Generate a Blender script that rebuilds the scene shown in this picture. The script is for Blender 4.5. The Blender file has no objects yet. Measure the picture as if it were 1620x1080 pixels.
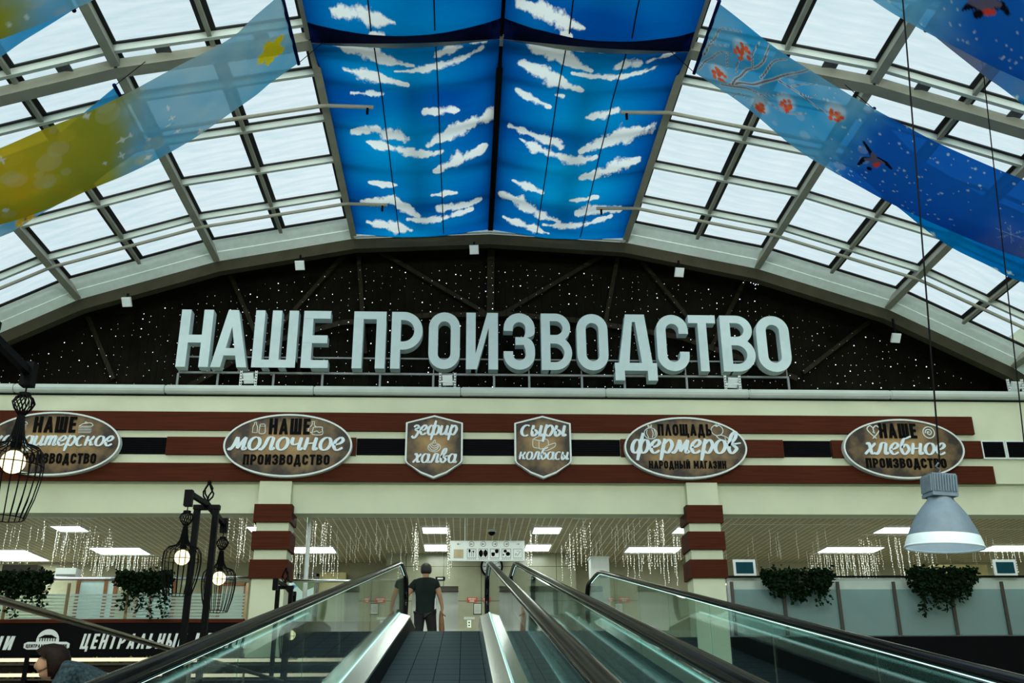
import bpy, bmesh, math, random
import numpy as np
from mathutils import Vector, Matrix, noise

C = bpy.context.scene.collection
SC = bpy.context.scene
random.seed(7)

# ------------------------------------------------------------------ camera
F_PX = 1573.0
PITCH, YAW, ROLL = math.radians(21.47), math.radians(2.82), math.radians(-0.463)
CAM = np.array([0.0, 0.0, -1.37])
_fw = np.array([math.sin(YAW)*math.cos(PITCH), math.cos(YAW)*math.cos(PITCH), math.sin(PITCH)])
_rt = np.array([math.cos(YAW), -math.sin(YAW), 0.0])
_up = np.cross(_rt, _fw)
_r2 = math.cos(ROLL)*_rt + math.sin(ROLL)*_up
_u2 = -math.sin(ROLL)*_rt + math.cos(ROLL)*_up

def at(x, y, X=None, Y=None, Z=None):
    """the point of the hall on a given plane that a measured photograph position belongs to"""
    d = (x-810)/F_PX*_r2 + (540-y)/F_PX*_u2 + _fw
    if Y is not None: t = Y/d[1]
    elif X is not None: t = X/d[0]
    else: t = (Z-CAM[2])/d[2]
    return CAM + d*t

cam_data = bpy.data.cameras.new('camera')
cam_data.sensor_width = 36.0
cam_data.lens = 36.0*F_PX/1620.0
cam_data.clip_end = 300
cam_ob = bpy.data.objects.new('camera', cam_data)
C.objects.link(cam_ob)
M = Matrix.Identity(4)
for i in range(3):
    M[i][0] = _r2[i]; M[i][1] = _u2[i]; M[i][2] = -_fw[i]; M[i][3] = CAM[i]
cam_ob.matrix_world = M
SC.camera = cam_ob

# ------------------------------------------------------------------ light and exposure
SC.view_settings.view_transform = 'Standard'
SC.view_settings.look = 'None'
SC.view_settings.gamma = 1.0
SC.view_settings.use_curve_mapping = False
SC.view_settings.exposure = 0.0
try:
    SC.cycles.use_denoising = True
    SC.cycles.max_bounces = 8
    SC.cycles.transparent_max_bounces = 24
    SC.cycles.sample_clamp_indirect = 6.0
except Exception:
    pass

world = bpy.data.worlds.new('overcast_sky')
SC.world = world
world.use_nodes = True
wn = world.node_tree.nodes; wl = world.node_tree.links
wn.clear()
w_out = wn.new('ShaderNodeOutputWorld')
w_bg = wn.new('ShaderNodeBackground')
w_co = wn.new('ShaderNodeTexCoord')
w_no = wn.new('ShaderNodeTexNoise'); w_no.inputs['Scale'].default_value = 1.6; w_no.inputs['Detail'].default_value = 3
w_ra = wn.new('ShaderNodeValToRGB')
w_ra.color_ramp.elements[0].position = 0.3; w_ra.color_ramp.elements[0].color = (0.66, 0.82, 0.87, 1)
w_ra.color_ramp.elements[1].position = 0.7; w_ra.color_ramp.elements[1].color = (0.80, 0.93, 0.97, 1)
wl.new(w_co.outputs['Generated'], w_no.inputs['Vector'])
wl.new(w_no.outputs['Fac'], w_ra.inputs['Fac'])
wl.new(w_ra.outputs['Color'], w_bg.inputs['Color'])
w_bg.inputs['Strength'].default_value = 1.0
wl.new(w_bg.outputs['Background'], w_out.inputs['Surface'])

sun_d = bpy.data.lights.new('hazy_sun', 'SUN')
sun_d.energy = 2.5
sun_d.angle = math.radians(75)
sun_d.color = (0.95, 1.0, 0.94)
sun_o = bpy.data.objects.new('hazy_sun', sun_d)
C.objects.link(sun_o)
sun_o.location = (2, -20, 30)
sun_o.rotation_euler = (math.radians(48), 0, math.radians(-6))

# ------------------------------------------------------------------ helpers
def tag(o, label=None, cat=None, group=None, kind=None):
    if label: o['label'] = label
    if cat: o['category'] = cat
    if group: o['group'] = group
    if kind: o['kind'] = kind
    return o

def wloc(o):
    v = Vector((0, 0, 0))
    while o is not None:
        v += o.location; o = o.parent
    return v

def thing(name, loc, label, cat, group=None):
    o = bpy.data.objects.new(name, None)
    o.empty_display_size = 0.1
    C.objects.link(o)
    o.location = Vector([float(c) for c in loc])
    return tag(o, label, cat, group)

class MB:
    """collects shapes in hall coordinates; build() links them as ONE mesh object"""
    def __init__(s):
        s.v = []; s.f = []
    def add(s, vs, fs):
        b = len(s.v)
        s.v += [tuple(float(c) for c in p) for p in vs]
        s.f += [tuple(i+b for i in f) for f in fs]
        return s
    def box(s, x0, x1, y0, y1, z0, z1):
        vs = [(x0,y0,z0),(x1,y0,z0),(x1,y1,z0),(x0,y1,z0),(x0,y0,z1),(x1,y0,z1),(x1,y1,z1),(x0,y1,z1)]
        return s.add(vs, [(0,3,2,1),(4,5,6,7),(0,1,5,4),(1,2,6,5),(2,3,7,6),(3,0,4,7)])
    def beam(s, a, b, w, h, up=(0,0,1)):
        """a box from a to b, w across, h along up, centred on the line"""
        a = Vector(a); b = Vector(b); d = (b-a).normalized()
        sd = d.cross(Vector(up)).normalized(); u = sd.cross(d).normalized()
        vs = []
        for p in (a, b):
            for i, j in ((-1,-1),(1,-1),(1,1),(-1,1)):
                vs.append(p + sd*(i*w/2) + u*(j*h/2))
        return s.add(vs, [(3,2,1,0),(4,5,6,7),(0,1,5,4),(1,2,6,5),(2,3,7,6),(3,0,4,7)])
    def tube(s, pts, r, n=8, cap=True, closed=False):
        pts = [Vector(p) for p in pts]; m = len(pts)
        rs = r if isinstance(r, (list, tuple)) else [r]*m
        ref = None; rings = []
        for i in range(m):
            if closed: d = pts[(i+1) % m]-pts[i-1]
            else: d = pts[min(i+1, m-1)]-pts[max(i-1, 0)]
            d.normalize()
            if ref is None:
                ref = Vector((0,0,1)) if abs(d.z) < .9 else Vector((1,0,0))
            a = d.cross(ref)
            if a.length < 1e-5: a = d.cross(Vector((0,1,0)))
            a.normalize(); bb = a.cross(d).normalized(); ref = bb
            rings.append([pts[i]+a*(rs[i]*math.cos(2*math.pi*k/n))+bb*(rs[i]*math.sin(2*math.pi*k/n)) for k in range(n)])
        vs = [p for R_ in rings for p in R_]; fs = []
        for i in range(m if closed else m-1):
            j = (i+1) % m
            for k in range(n):
                l = (k+1) % n
                fs.append((i*n+k, i*n+l, j*n+l, j*n+k))
        if cap and not closed:
            fs.append(tuple(range(n-1, -1, -1))); fs.append(tuple((m-1)*n+k for k in range(n)))
        return s.add(vs, fs)
    def lathe(s, c, prof, n=24, cap0=False, cap1=False):
        """profile of (r, z) turned about the vertical through c"""
        vs = []; fs = []; m = len(prof)
        for r, z in prof:
            for k in range(n):
                t = 2*math.pi*k/n
                vs.append((c[0]+r*math.cos(t), c[1]+r*math.sin(t), c[2]+z))
        for i in range(m-1):
            for k in range(n):
                l = (k+1) % n
                fs.append((i*n+k, i*n+l, (i+1)*n+l, (i+1)*n+k))
        if cap0: fs.append(tuple(range(n-1, -1, -1)))
        if cap1: fs.append(tuple((m-1)*n+k for k in range(n)))
        return s.add(vs, fs)
    def ball(s, c, r, n=10, sz=1.0):
        prof = [(max(1e-4, r*math.sin(math.pi*i/n)), -r*sz*math.cos(math.pi*i/n)) for i in range(n+1)]
        return s.lathe(c, prof, max(8, n))
    def octa(s, c, r):
        x, y, z = c
        return s.add([(x+r,y,z),(x-r,y,z),(x,y+r,z),(x,y-r,z),(x,y,z+r),(x,y,z-r)],
                     [(0,2,4),(2,1,4),(1,3,4),(3,0,4),(2,0,5),(1,2,5),(3,1,5),(0,3,5)])
    def prism(s, poly, fn, d0, d1):
        """poly: 2-D outline; fn(u, v, d) -> point; a slab between depths d0 and d1"""
        n = len(poly)
        vs = [fn(u, v, d0) for u, v in poly]+[fn(u, v, d1) for u, v in poly]
        fs = [tuple(range(n)), tuple(range(2*n-1, n-1, -1))]
        for i in range(n):
            j = (i+1) % n
            fs.append((i, i+n, j+n, j))
        return s.add(vs, fs)
    def strip(s, L, R_, fn, d0, d1, closed=False):
        """ribbon between two 2-D boundary lines, given thickness"""
        n = len(L); vs = []
        for d in (d0, d1):
            vs += [fn(u, v, d) for u, v in L]+[fn(u, v, d) for u, v in R_]
        fs = []; q = 2*n
        for i in range(n if closed else n-1):
            j = (i+1) % n
            fs += [(i, j, n+j, n+i), (q+i, q+n+i, q+n+j, q+j), (i, q+i, q+j, j), (n+i, n+j, q+n+j, q+n+i)]
        if not closed:
            fs += [(0, n, q+n, q), (n-1, q+n-1, q+2*n-1, 2*n-1)]
        return s.add(vs, fs)
    def build(s, name, mat, parent=None, origin=None, smooth=False, fix=True):
        if parent is not None:
            o0 = wloc(parent)
        elif origin is not None:
            o0 = Vector([float(c) for c in origin])
        else:
            a = np.array(s.v); mn = a.min(0); mx = a.max(0)
            o0 = Vector(((mn[0]+mx[0])/2, (mn[1]+mx[1])/2, mn[2]))
        me = bpy.data.meshes.new(name)
        me.from_pydata([(p[0]-o0.x, p[1]-o0.y, p[2]-o0.z) for p in s.v], [], s.f)
        if fix:
            bm = bmesh.new(); bm.from_mesh(me)
            bmesh.ops.recalc_face_normals(bm, faces=bm.faces)
            bm.to_mesh(me); bm.free()
        if smooth:
            me.polygons.foreach_set('use_smooth', [True]*len(me.polygons))
        if mat is not None: me.materials.append(mat)
        o = bpy.data.objects.new(name, me)
        C.objects.link(o)
        if parent is not None: o.parent = parent
        else: o.location = o0
        return o

def struct(mb, name, mat, **k):
    return tag(mb.build(name, mat, **k), kind='structure')

def copy_tree(o, parent=None):
    kids = list(o.children)
    c = o.copy(); C.objects.link(c); c.parent = parent
    for ch in kids: copy_tree(ch, c)
    return c

# ------------------------------------------------------------------ materials
def nodes_of(name):
    m = bpy.data.materials.new(name); m.use_nodes = True
    nt = m.node_tree; nt.nodes.clear()
    out = nt.nodes.new('ShaderNodeOutputMaterial')
    return m, nt, out

def mat(name, col, rough=0.6, metal=0.0, var=0.12, scale=8.0, bump=0.0, spec=0.5, stretch=(1,1,1), bscale=None):
    """principled surface whose colour wanders a little with noise"""
    m, nt, out = nodes_of(name); N = nt.nodes.new; L = nt.links.new
    p = N('ShaderNodeBsdfPrincipled')
    p.inputs['Roughness'].default_value = rough; p.inputs['Metallic'].default_value = metal
    p.inputs['Specular IOR Level'].default_value = spec
    co = N('ShaderNodeTexCoord'); mp = N('ShaderNodeMapping'); mp.inputs['Scale'].default_value = stretch
    no = N('ShaderNodeTexNoise'); no.inputs['Scale'].default_value = scale; no.inputs['Detail'].default_value = 4
    ra = N('ShaderNodeValToRGB')
    ra.color_ramp.elements[0].position = .25; ra.color_ramp.elements[1].position = .75
    ra.color_ramp.elements[0].color = tuple(c*(1-var) for c in col)+(1,)
    ra.color_ramp.elements[1].color = tuple(min(1, c*(1+var)) for c in col)+(1,)
    L(co.outputs['Object'], mp.inputs['Vector']); L(mp.outputs['Vector'], no.inputs['Vector'])
    L(no.outputs['Fac'], ra.inputs['Fac']); L(ra.outputs['Color'], p.inputs['Base Color'])
    if bump:
        b = N('ShaderNodeBump'); b.inputs['Strength'].default_value = bump
        n2 = N('ShaderNodeTexNoise'); n2.inputs['Scale'].default_value = bscale or scale*4
        L(mp.outputs['Vector'], n2.inputs['Vector']); L(n2.outputs['Fac'], b.inputs['Height'])
        L(b.outputs['Normal'], p.inputs['Normal'])
    L(p.outputs['BSDF'], out.inputs['Surface'])
    return m

def emit(name, col, strength, sample=True):
    m, nt, out = nodes_of(name)
    e = nt.nodes.new('ShaderNodeEmission')
    e.inputs['Color'].default_value = tuple(col)+(1,); e.inputs['Strength'].default_value = strength
    nt.links.new(e.outputs['Emission'], out.inputs['Surface'])
    if not sample:
        try: m.cycles.emission_sampling = 'NONE'
        except Exception: pass
    return m

def glass(name, tint, gloss=1.0, rough=0.02, frost=0.0, frost_col=(.8,.9,.9), stripes=None):
    """thin pane: tinted see-through, fresnel mirror, optional frosting (stripes=scale along Z)"""
    m, nt, out = nodes_of(name); N = nt.nodes.new; L = nt.links.new
    tr = N('ShaderNodeBsdfTransparent'); tr.inputs['Color'].default_value = tuple(tint)+(1,)
    gl = N('ShaderNodeBsdfGlossy'); gl.inputs['Roughness'].default_value = rough
    fr = N('ShaderNodeFresnel'); fr.inputs['IOR'].default_value = 1.5
    mu = N('ShaderNodeMath'); mu.operation = 'MULTIPLY'; mu.inputs[1].default_value = gloss
    mu.use_clamp = True
    ge = N('ShaderNodeNewGeometry'); mi = N('ShaderNodeMath'); mi.operation = 'MULTIPLY_ADD'
    mi.inputs[1].default_value = 1/1.5-1.5; mi.inputs[2].default_value = 1.5
    L(ge.outputs['Backfacing'], mi.inputs[0]); L(mi.outputs[0], fr.inputs['IOR'])
    L(fr.outputs['Fac'], mu.inputs[0])
    base = tr.outputs['BSDF']
    if frost:
        df = N('ShaderNodeBsdfDiffuse'); df.inputs['Color'].default_value = tuple(frost_col)+(1,)
        tl = N('ShaderNodeBsdfTranslucent'); tl.inputs['Color'].default_value = tuple(frost_col)+(1,)
        ms = N('ShaderNodeMixShader'); ms.inputs[0].default_value = .5
        L(df.outputs['BSDF'], ms.inputs[1]); L(tl.outputs['BSDF'], ms.inputs[2])
        mx = N('ShaderNodeMixShader'); mx.inputs[0].default_value = frost
        L(base, mx.inputs[1]); L(ms.outputs['Shader'], mx.inputs[2])
        if stripes:
            co = N('ShaderNodeTexCoord'); sp = N('ShaderNodeSeparateXYZ')
            L(co.outputs['Object'], sp.inputs['Vector'])
            m1 = N('ShaderNodeMath'); m1.operation = 'MULTIPLY'; m1.inputs[1].default_value = stripes
            m2 = N('ShaderNodeMath'); m2.operation = 'FRACT'
            m3 = N('ShaderNodeMath'); m3.operation = 'GREATER_THAN'; m3.inputs[1].default_value = .4
            m4 = N('ShaderNodeMath'); m4.operation = 'MULTIPLY'; m4.inputs[1].default_value = frost
            L(sp.outputs['Z'], m1.inputs[0]); L(m1.outputs[0], m2.inputs[0]); L(m2.outputs[0], m3.inputs[0])
            L(m3.outputs[0], m4.inputs[0]); L(m4.outputs[0], mx.inputs[0])
        base = mx.outputs['Shader']
    mm = N('ShaderNodeMixShader')
    L(mu.outputs[0], mm.inputs[0]); L(base, mm.inputs[1]); L(gl.outputs['BSDF'], mm.inputs[2])
    L(mm.outputs['Shader'], out.inputs['Surface'])
    return m

def cloth(name, attr='print', see=0.0, trans=0.5, bump=0.25, bscale=(6, 30, 6), bdist=.01, clouds=False):
    """printed fabric: colour from the mesh attribute, part diffuse, part translucent, part see-through"""
    m, nt, out = nodes_of(name); N = nt.nodes.new; L = nt.links.new
    a = N('ShaderNodeAttribute'); a.attribute_name = attr
    df = N('ShaderNodeBsdfDiffuse'); tl = N('ShaderNodeBsdfTranslucent')
    csock = a.outputs['Color']
    if clouds:                              # white cloud print: field in the attribute's alpha, ragged by fine noise
        c2 = N('ShaderNodeTexCoord'); m2 = N('ShaderNodeMapping'); m2.inputs['Scale'].default_value = (3.2, 1.5, 1.0); m2.inputs['Rotation'].default_value = (0, 0, .25)
        n2 = N('ShaderNodeTexNoise'); n2.inputs['Scale'].default_value = 1.6; n2.inputs['Detail'].default_value = 9; n2.inputs['Roughness'].default_value = .62
        L(c2.outputs['Object'], m2.inputs['Vector']); L(m2.outputs['Vector'], n2.inputs['Vector'])
        ma = N('ShaderNodeMath'); ma.operation = 'MULTIPLY_ADD'; ma.inputs[1].default_value = 3.0
        L(n2.outputs['Fac'], ma.inputs[0]); L(a.outputs['Alpha'], ma.inputs[2])
        mr = N('ShaderNodeMapRange'); mr.inputs['From Min'].default_value = 1.55; mr.inputs['From Max'].default_value = 1.95
        L(ma.outputs[0], mr.inputs['Value'])
        mc = N('ShaderNodeMix'); mc.data_type = 'RGBA'; mc.inputs['B'].default_value = (.93, .95, .93, 1)
        L(mr.outputs['Result'], mc.inputs['Factor']); L(a.outputs['Color'], mc.inputs['A']); csock = mc.outputs['Result']
    L(csock, df.inputs['Color']); L(csock, tl.inputs['Color'])
    ms = N('ShaderNodeMixShader'); ms.inputs[0].default_value = trans
    L(df.outputs['BSDF'], ms.inputs[1]); L(tl.outputs['BSDF'], ms.inputs[2])
    if bump:
        co = N('ShaderNodeTexCoord'); mp = N('ShaderNodeMapping'); mp.inputs['Scale'].default_value = bscale
        no = N('ShaderNodeTexNoise'); no.inputs['Scale'].default_value = .35; no.inputs['Detail'].default_value = 3
        b = N('ShaderNodeBump'); b.inputs['Strength'].default_value = bump; b.inputs['Distance'].default_value = bdist*10
        L(co.outputs['Object'], mp.inputs['Vector']); L(mp.outputs['Vector'], no.inputs['Vector'])
        L(no.outputs['Fac'], b.inputs['Height'])
        L(b.outputs['Normal'], df.inputs['Normal']); L(b.outputs['Normal'], tl.inputs['Normal'])
    sh = ms.outputs['Shader']
    if see:
        tr = N('ShaderNodeBsdfTransparent')
        L(a.outputs['Color'], tr.inputs['Color'])
        mx = N('ShaderNodeMixShader'); mx.inputs[0].default_value = see
        L(sh, mx.inputs[1]); L(tr.outputs['BSDF'], mx.inputs[2]); sh = mx.outputs['Shader']
    L(sh, out.inputs['Surface'])
    return m

def set_print(o, cols, name='print'):
    a = o.data.color_attributes.new(name, 'FLOAT_COLOR', 'POINT')
    c = np.ones((len(o.data.vertices), 4), dtype=np.float32); c[:, :cols.shape[1]] = cols
    a.data.foreach_set('color', c.ravel())

def brick_mat(name, c1, c2, line, bw, bh, rough=.4, mortar=.012, axis='XZ', bump=.1, nsc=3., var=.25):
    """tiles or boards laid in a regular grid"""
    m, nt, out = nodes_of(name); N = nt.nodes.new; L = nt.links.new
    co = N('ShaderNodeTexCoord'); sp = N('ShaderNodeSeparateXYZ'); cb = N('ShaderNodeCombineXYZ')
    L(co.outputs['Object'], sp.inputs['Vector'])
    L(sp.outputs[axis[0]], cb.inputs['X']); L(sp.outputs[axis[1]], cb.inputs['Y'])
    br = N('ShaderNodeTexBrick'); br.offset = 0.0
    br.inputs['Scale'].default_value = 1.0; br.inputs['Brick Width'].default_value = bw
    br.inputs['Row Height'].default_value = bh; br.inputs['Mortar Size'].default_value = mortar
    br.inputs['Color1'].default_value = tuple(c1)+(1,); br.inputs['Color2'].default_value = tuple(c2)+(1,)
    br.inputs['Mortar'].default_value = tuple(line)+(1,)
    L(cb.outputs['Vector'], br.inputs['Vector'])
    no = N('ShaderNodeTexNoise'); no.inputs['Scale'].default_value = nsc; no.inputs['Detail'].default_value = 6
    L(co.outputs['Object'], no.inputs['Vector'])
    ra = N('ShaderNodeMapRange'); ra.inputs['To Min'].default_value = 1-var; ra.inputs['To Max'].default_value = 1+var
    L(no.outputs['Fac'], ra.inputs['Value'])
    mx = N('ShaderNodeMix'); mx.data_type = 'RGBA'; mx.blend_type = 'MULTIPLY'; mx.inputs['Factor'].default_value = 1
    L(br.outputs['Color'], mx.inputs['A']); L(ra.outputs['Result'], mx.inputs['B'])
    p = N('ShaderNodeBsdfPrincipled'); p.inputs['Roughness'].default_value = rough
    L(mx.outputs['Result'], p.inputs['Base Color'])
    b = N('ShaderNodeBump'); b.inputs['Strength'].default_value = bump; b.invert = True
    L(br.outputs['Fac'], b.inputs['Height']); L(b.outputs['Normal'], p.inputs['Normal'])
    L(p.outputs['BSDF'], out.inputs['Surface'])
    return m

def radial_mat(name, c_in, c_out, rx, rz):
    """aged print on the sign boards: tan in the middle, dark brown at the rim, blotched"""
    m, nt, out = nodes_of(name); N = nt.nodes.new; L = nt.links.new
    co = N('ShaderNodeTexCoord'); mp = N('ShaderNodeMapping'); mp.inputs['Scale'].default_value = (1/rx, 0, 1/rz)
    L(co.outputs['Object'], mp.inputs['Vector'])
    le = N('ShaderNodeVectorMath'); le.operation = 'LENGTH'; L(mp.outputs['Vector'], le.inputs[0])
    no = N('ShaderNodeTexNoise'); no.inputs['Scale'].default_value = 3.2; no.inputs['Detail'].default_value = 7
    L(co.outputs['Object'], no.inputs['Vector'])
    ad = N('ShaderNodeMath'); ad.operation = 'MULTIPLY_ADD'; ad.inputs[1].default_value = 1.5; 
    L(no.outputs['Fac'], ad.inputs[0])
    sb = N('ShaderNodeMath'); sb.operation = 'SUBTRACT'; sb.inputs[1].default_value = .80
    L(le.outputs['Value'], sb.inputs[0]); L(sb.outputs[0], ad.inputs[2])
    ra = N('ShaderNodeValToRGB')
    ra.color_ramp.elements[0].position = .1; ra.color_ramp.elements[0].color = tuple(c_in)+(1,)
    ra.color_ramp.elements[1].position = .95; ra.color_ramp.elements[1].color = tuple(c_out)+(1,)
    L(ad.outputs[0], ra.inputs['Fac'])
    p = N('ShaderNodeBsdfPrincipled'); p.inputs['Roughness'].default_value = .6
    L(ra.outputs['Color'], p.inputs['Base Color']); L(p.outputs['BSDF'], out.inputs['Surface'])
    return m

MT = {}
MT['lobby_wall'] = mat('beige_lobby_wall', (.42, .40, .28), .85, var=.06, scale=1.5)
MT['cream'] = mat('cream_plaster', (.62, .655, .48), .85, var=.06, scale=1.5, bump=.05)
MT['roof'] = mat('pale_painted_steel', (.30, .305, .25), .6, spec=.2, var=.12, scale=3)
MT['roof_white'] = mat('white_painted_trim', (.50, .56, .52), .65, spec=.2, var=.08, scale=2)
MT['olive'] = mat('olive_painted_steel', (.048, .046, .028), .7, var=.2, scale=3, spec=.1)
MT['gasket'] = mat('black_rubber_gasket', (.008, .008, .008), .7)
MT['galv'] = mat('galvanised_plate', (.10, .11, .12), .6, .3, var=.45, scale=30)
MT['wood'] = mat('red_brown_wood', (.066, .0145, .0055), .65, spec=.08, var=.3, scale=5, stretch=(.3, 8, 8), bump=.1)
MT['black'] = mat('black_metal', (.0025, .0025, .003), .5, 0, spec=.05)
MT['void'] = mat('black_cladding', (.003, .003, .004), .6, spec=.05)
MT['gable'] = mat('dark_gable_panel', (.0085, .0082, .0055), .9, var=.35, scale=2, spec=.03)
MT['truss'] = mat('dark_truss_steel', (.022, .018, .010), .6, var=.3, spec=.1)
MT['letter'] = mat('white_foam_letter', (.52, .64, .66), .7, var=.05, scale=5, bump=.05)
MT['steel'] = mat('grey_frame_steel', (.20, .22, .23), .5, .5)
MT['chrome'] = mat('brushed_stainless', (.72, .76, .76), .22, 1.0, var=.08, scale=4)
MT['bronze'] = mat('bronzed_tube', (.22, .16, .10), .28, 1.0, var=.15)
MT['rubber'] = mat('black_handrail_rubber', (.004, .0035, .0035), .24, 0, spec=.10, var=.05)
MT['white'] = mat('white_plastic', (.72, .76, .76), .5, var=.05)
MT['flood'] = mat('white_floodlight_glass', (.82, .9, .92), .3, var=.05)
MT['teal'] = mat('dark_teal_screen', (.006, .05, .065), .5, spec=.05)
MT['leaf'] = mat('dark_ivy_leaf', (.004, .015, .004), .7, var=.6, scale=12, spec=.1)
MT['leaf2'] = mat('green_produce', (.10, .16, .015), .6, var=.7, scale=10)
MT['script'] = mat('white_raised_lettering', (.66, .76, .82), .5, var=.03)
MT['ink'] = mat('black_raised_lettering', (.003, .003, .003), .6, var=.05, spec=.05)
MT['rim'] = mat('white_sign_rim', (.66, .72, .70), .45, var=.05)
MT['white_icon'] = mat('white_drawn_line', (.60, .66, .64), .5, var=.03)
MT['grille'] = mat('black_louvre', (.004, .004, .006), .6, spec=.1)
MT['marble'] = brick_mat('beige_marble_tiles', (.33, .325, .23), (.28, .28, .195), (.07, .07, .045), .95, .85, .25, .008)
MT['floor'] = brick_mat('grey_floor_tiles', (.20, .21, .20), (.24, .25, .24), (.08, .08, .08), .6, .6, .25, .008, 'XY')
MT['grid'] = brick_mat('beige_cassette_ceiling', (.40, .335, .20), (.36, .30, .18), (.92, .84, .58), .15, .15, .6, .011, 'XY', .3)
MT['doorsteel'] = mat('dull_lift_door_steel', (.30, .32, .31), .35, .85, var=.1, scale=1.5)
MT['dark'] = mat('dark_brown_frame', (.03, .024, .018), .5)
MT['red'] = mat('red_notice', (.60, .045, .02), .5, var=.05)
MT['paper'] = mat('white_paper', (.62, .66, .60), .7, var=.05)
def sheen(name, col, k, rough, var=.2, scale=5):
    """near-black rubber: matt base under a thin, weak fresnel gloss"""
    m, nt, out = nodes_of(name); N = nt.nodes.new; L = nt.links.new
    co = N('ShaderNodeTexCoord'); no = N('ShaderNodeTexNoise'); no.inputs['Scale'].default_value = scale
    L(co.outputs['Object'], no.inputs['Vector'])
    ra = N('ShaderNodeValToRGB')
    ra.color_ramp.elements[0].color = tuple(c*(1-var) for c in col)+(1,); ra.color_ramp.elements[1].color = tuple(c*(1+var) for c in col)+(1,)
    L(no.outputs['Fac'], ra.inputs['Fac'])
    df = N('ShaderNodeBsdfDiffuse'); L(ra.outputs['Color'], df.inputs['Color'])
    gl = N('ShaderNodeBsdfGlossy'); gl.inputs['Roughness'].default_value = rough
    fr = N('ShaderNodeFresnel'); fr.inputs['IOR'].default_value = 1.5
    mu = N('ShaderNodeMath'); mu.operation = 'MULTIPLY'; mu.inputs[1].default_value = k; L(fr.outputs['Fac'], mu.inputs[0])
    mx = N('ShaderNodeMixShader'); L(mu.outputs[0], mx.inputs[0]); L(df.outputs['BSDF'], mx.inputs[1]); L(gl.outputs['BSDF'], mx.inputs[2])
    L(mx.outputs['Shader'], out.inputs['Surface'])
    return m
MT['rubber'] = sheen('black_handrail_rubber', (.004, .0035, .0035), .45, .12)
MT['belt'] = None
MT['lampgrey'] = mat('grey_cast_aluminium', (.115, .16, .205), .6, 0, var=.15, scale=14)
MT['skin'] = mat('tan_skin', (.36, .19, .11), .55, var=.1)
MT['hair'] = mat('black_hair', (.008, .007, .006), .6, var=.4, scale=40, bump=.3)
MT['hair_brown'] = mat('brown_hair', (.010, .005, .003), .6, var=.5, scale=40, bump=.3, spec=.1)
MT['shirt'] = mat('dark_green_tshirt', (.013, .020, .018), .9, spec=.05, var=.2, scale=6, bump=.15)
MT['trouser'] = mat('black_trousers', (.008, .008, .009), .8, var=.2)
MT['shirt2'] = mat('blue_grey_pattern_shirt', (.026, .042, .050), .9, var=.8, scale=45, spec=.05)
MT['brown'] = mat('brown_paper', (.22, .10, .04), .6, var=.3)
MT['pane'] = None
LED_C = (.62, 1.0, .92)
MT['led'] = emit('cyan_led_strip', LED_C, 1.3)
MT['panel'] = emit('cool_ceiling_panel', (.88, 1.0, .90), 15.0)
MT['dot'] = emit('white_fairy_light', (.85, .95, 1.0), 2.6, False)
MT['dot2'] = emit('warm_icicle_light', (1.0, .99, .78), 2.2, False)
MT['bulb'] = emit('warm_bulb', (1.0, .86, .48), 2.2)
MT['warm'] = emit('warm_tube_light', (1.0, .80, .55), 1.3)
MT['b_glass'] = glass('green_balustrade_glass', (.80, .935, .91), 1.0)
MT['clear'] = glass('clear_glass', (.93, .95, .93), .8)
MT['frost'] = glass('frosted_railing_glass', (.55, .72, .70), .9, frost=.75, frost_col=(.36, .50, .50))
MT['stripe'] = glass('striped_railing_glass', (.85, .92, .90), .8, frost=.75, frost_col=(.55, .66, .62), stripes=17)
MT['skyglass'] = None
# ================================================================== the hall
XC = 0.505
OFF = [0, 2.99, 5.9, 8.69, 11.25, 13.5, 15.2]
OZ = [8.90, 8.735, 8.135, 7.20, 5.86, 4.20, 2.30]
VX = [XC-o for o in OFF[:0:-1]]+[XC+o for o in OFF]
VZ = OZ[:0:-1]+OZ
def prof(x): return float(np.interp(x, VX, VZ))
YF, YR = -8.0, 19.6           # front of the hall, rim of the end arch
LOW = -2.75                   # lower floor
CEIL = 2.88                   # lobby ceiling
YW = 19.0                     # fascia wall
YB, YL = 27.0, 25.5           # rear walls of the lobby
XL, XR = VX[0], VX[-1]

# pane of the skylight: slightly milky and streaked
def sky_pane():
    m, nt, out = nodes_of('milky_skylight_pane'); N = nt.nodes.new; L = nt.links.new
    co = N('ShaderNodeTexCoord'); mp = N('ShaderNodeMapping'); mp.inputs['Scale'].default_value = (.8, 6, 2)
    no = N('ShaderNodeTexNoise'); no.inputs['Scale'].default_value = 1.3; no.inputs['Detail'].default_value = 5
    ra = N('ShaderNodeValToRGB')
    ra.color_ramp.elements[0].position = .3; ra.color_ramp.elements[0].color = (.78, .87, .89, 1)
    ra.color_ramp.elements[1].position = .65; ra.color_ramp.elements[1].color = (.97, .985, .99, 1)
    L(co.outputs['Object'], mp.inputs['Vector']); L(mp.outputs['Vector'], no.inputs['Vector']); L(no.outputs['Fac'], ra.inputs['Fac'])
    tr = N('ShaderNodeBsdfTransparent'); L(ra.outputs['Color'], tr.inputs['Color'])
    gl = N('ShaderNodeBsdfGlossy'); gl.inputs['Roughness'].default_value = .1
    mx = N('ShaderNodeMixShader'); mx.inputs[0].default_value = .03
    L(tr.outputs['BSDF'], mx.inputs[1]); L(gl.outputs['BSDF'], mx.inputs[2]); L(mx.outputs['Shader'], out.inputs['Surface'])
    return m
MT['skyglass'] = sky_pane()

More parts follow.
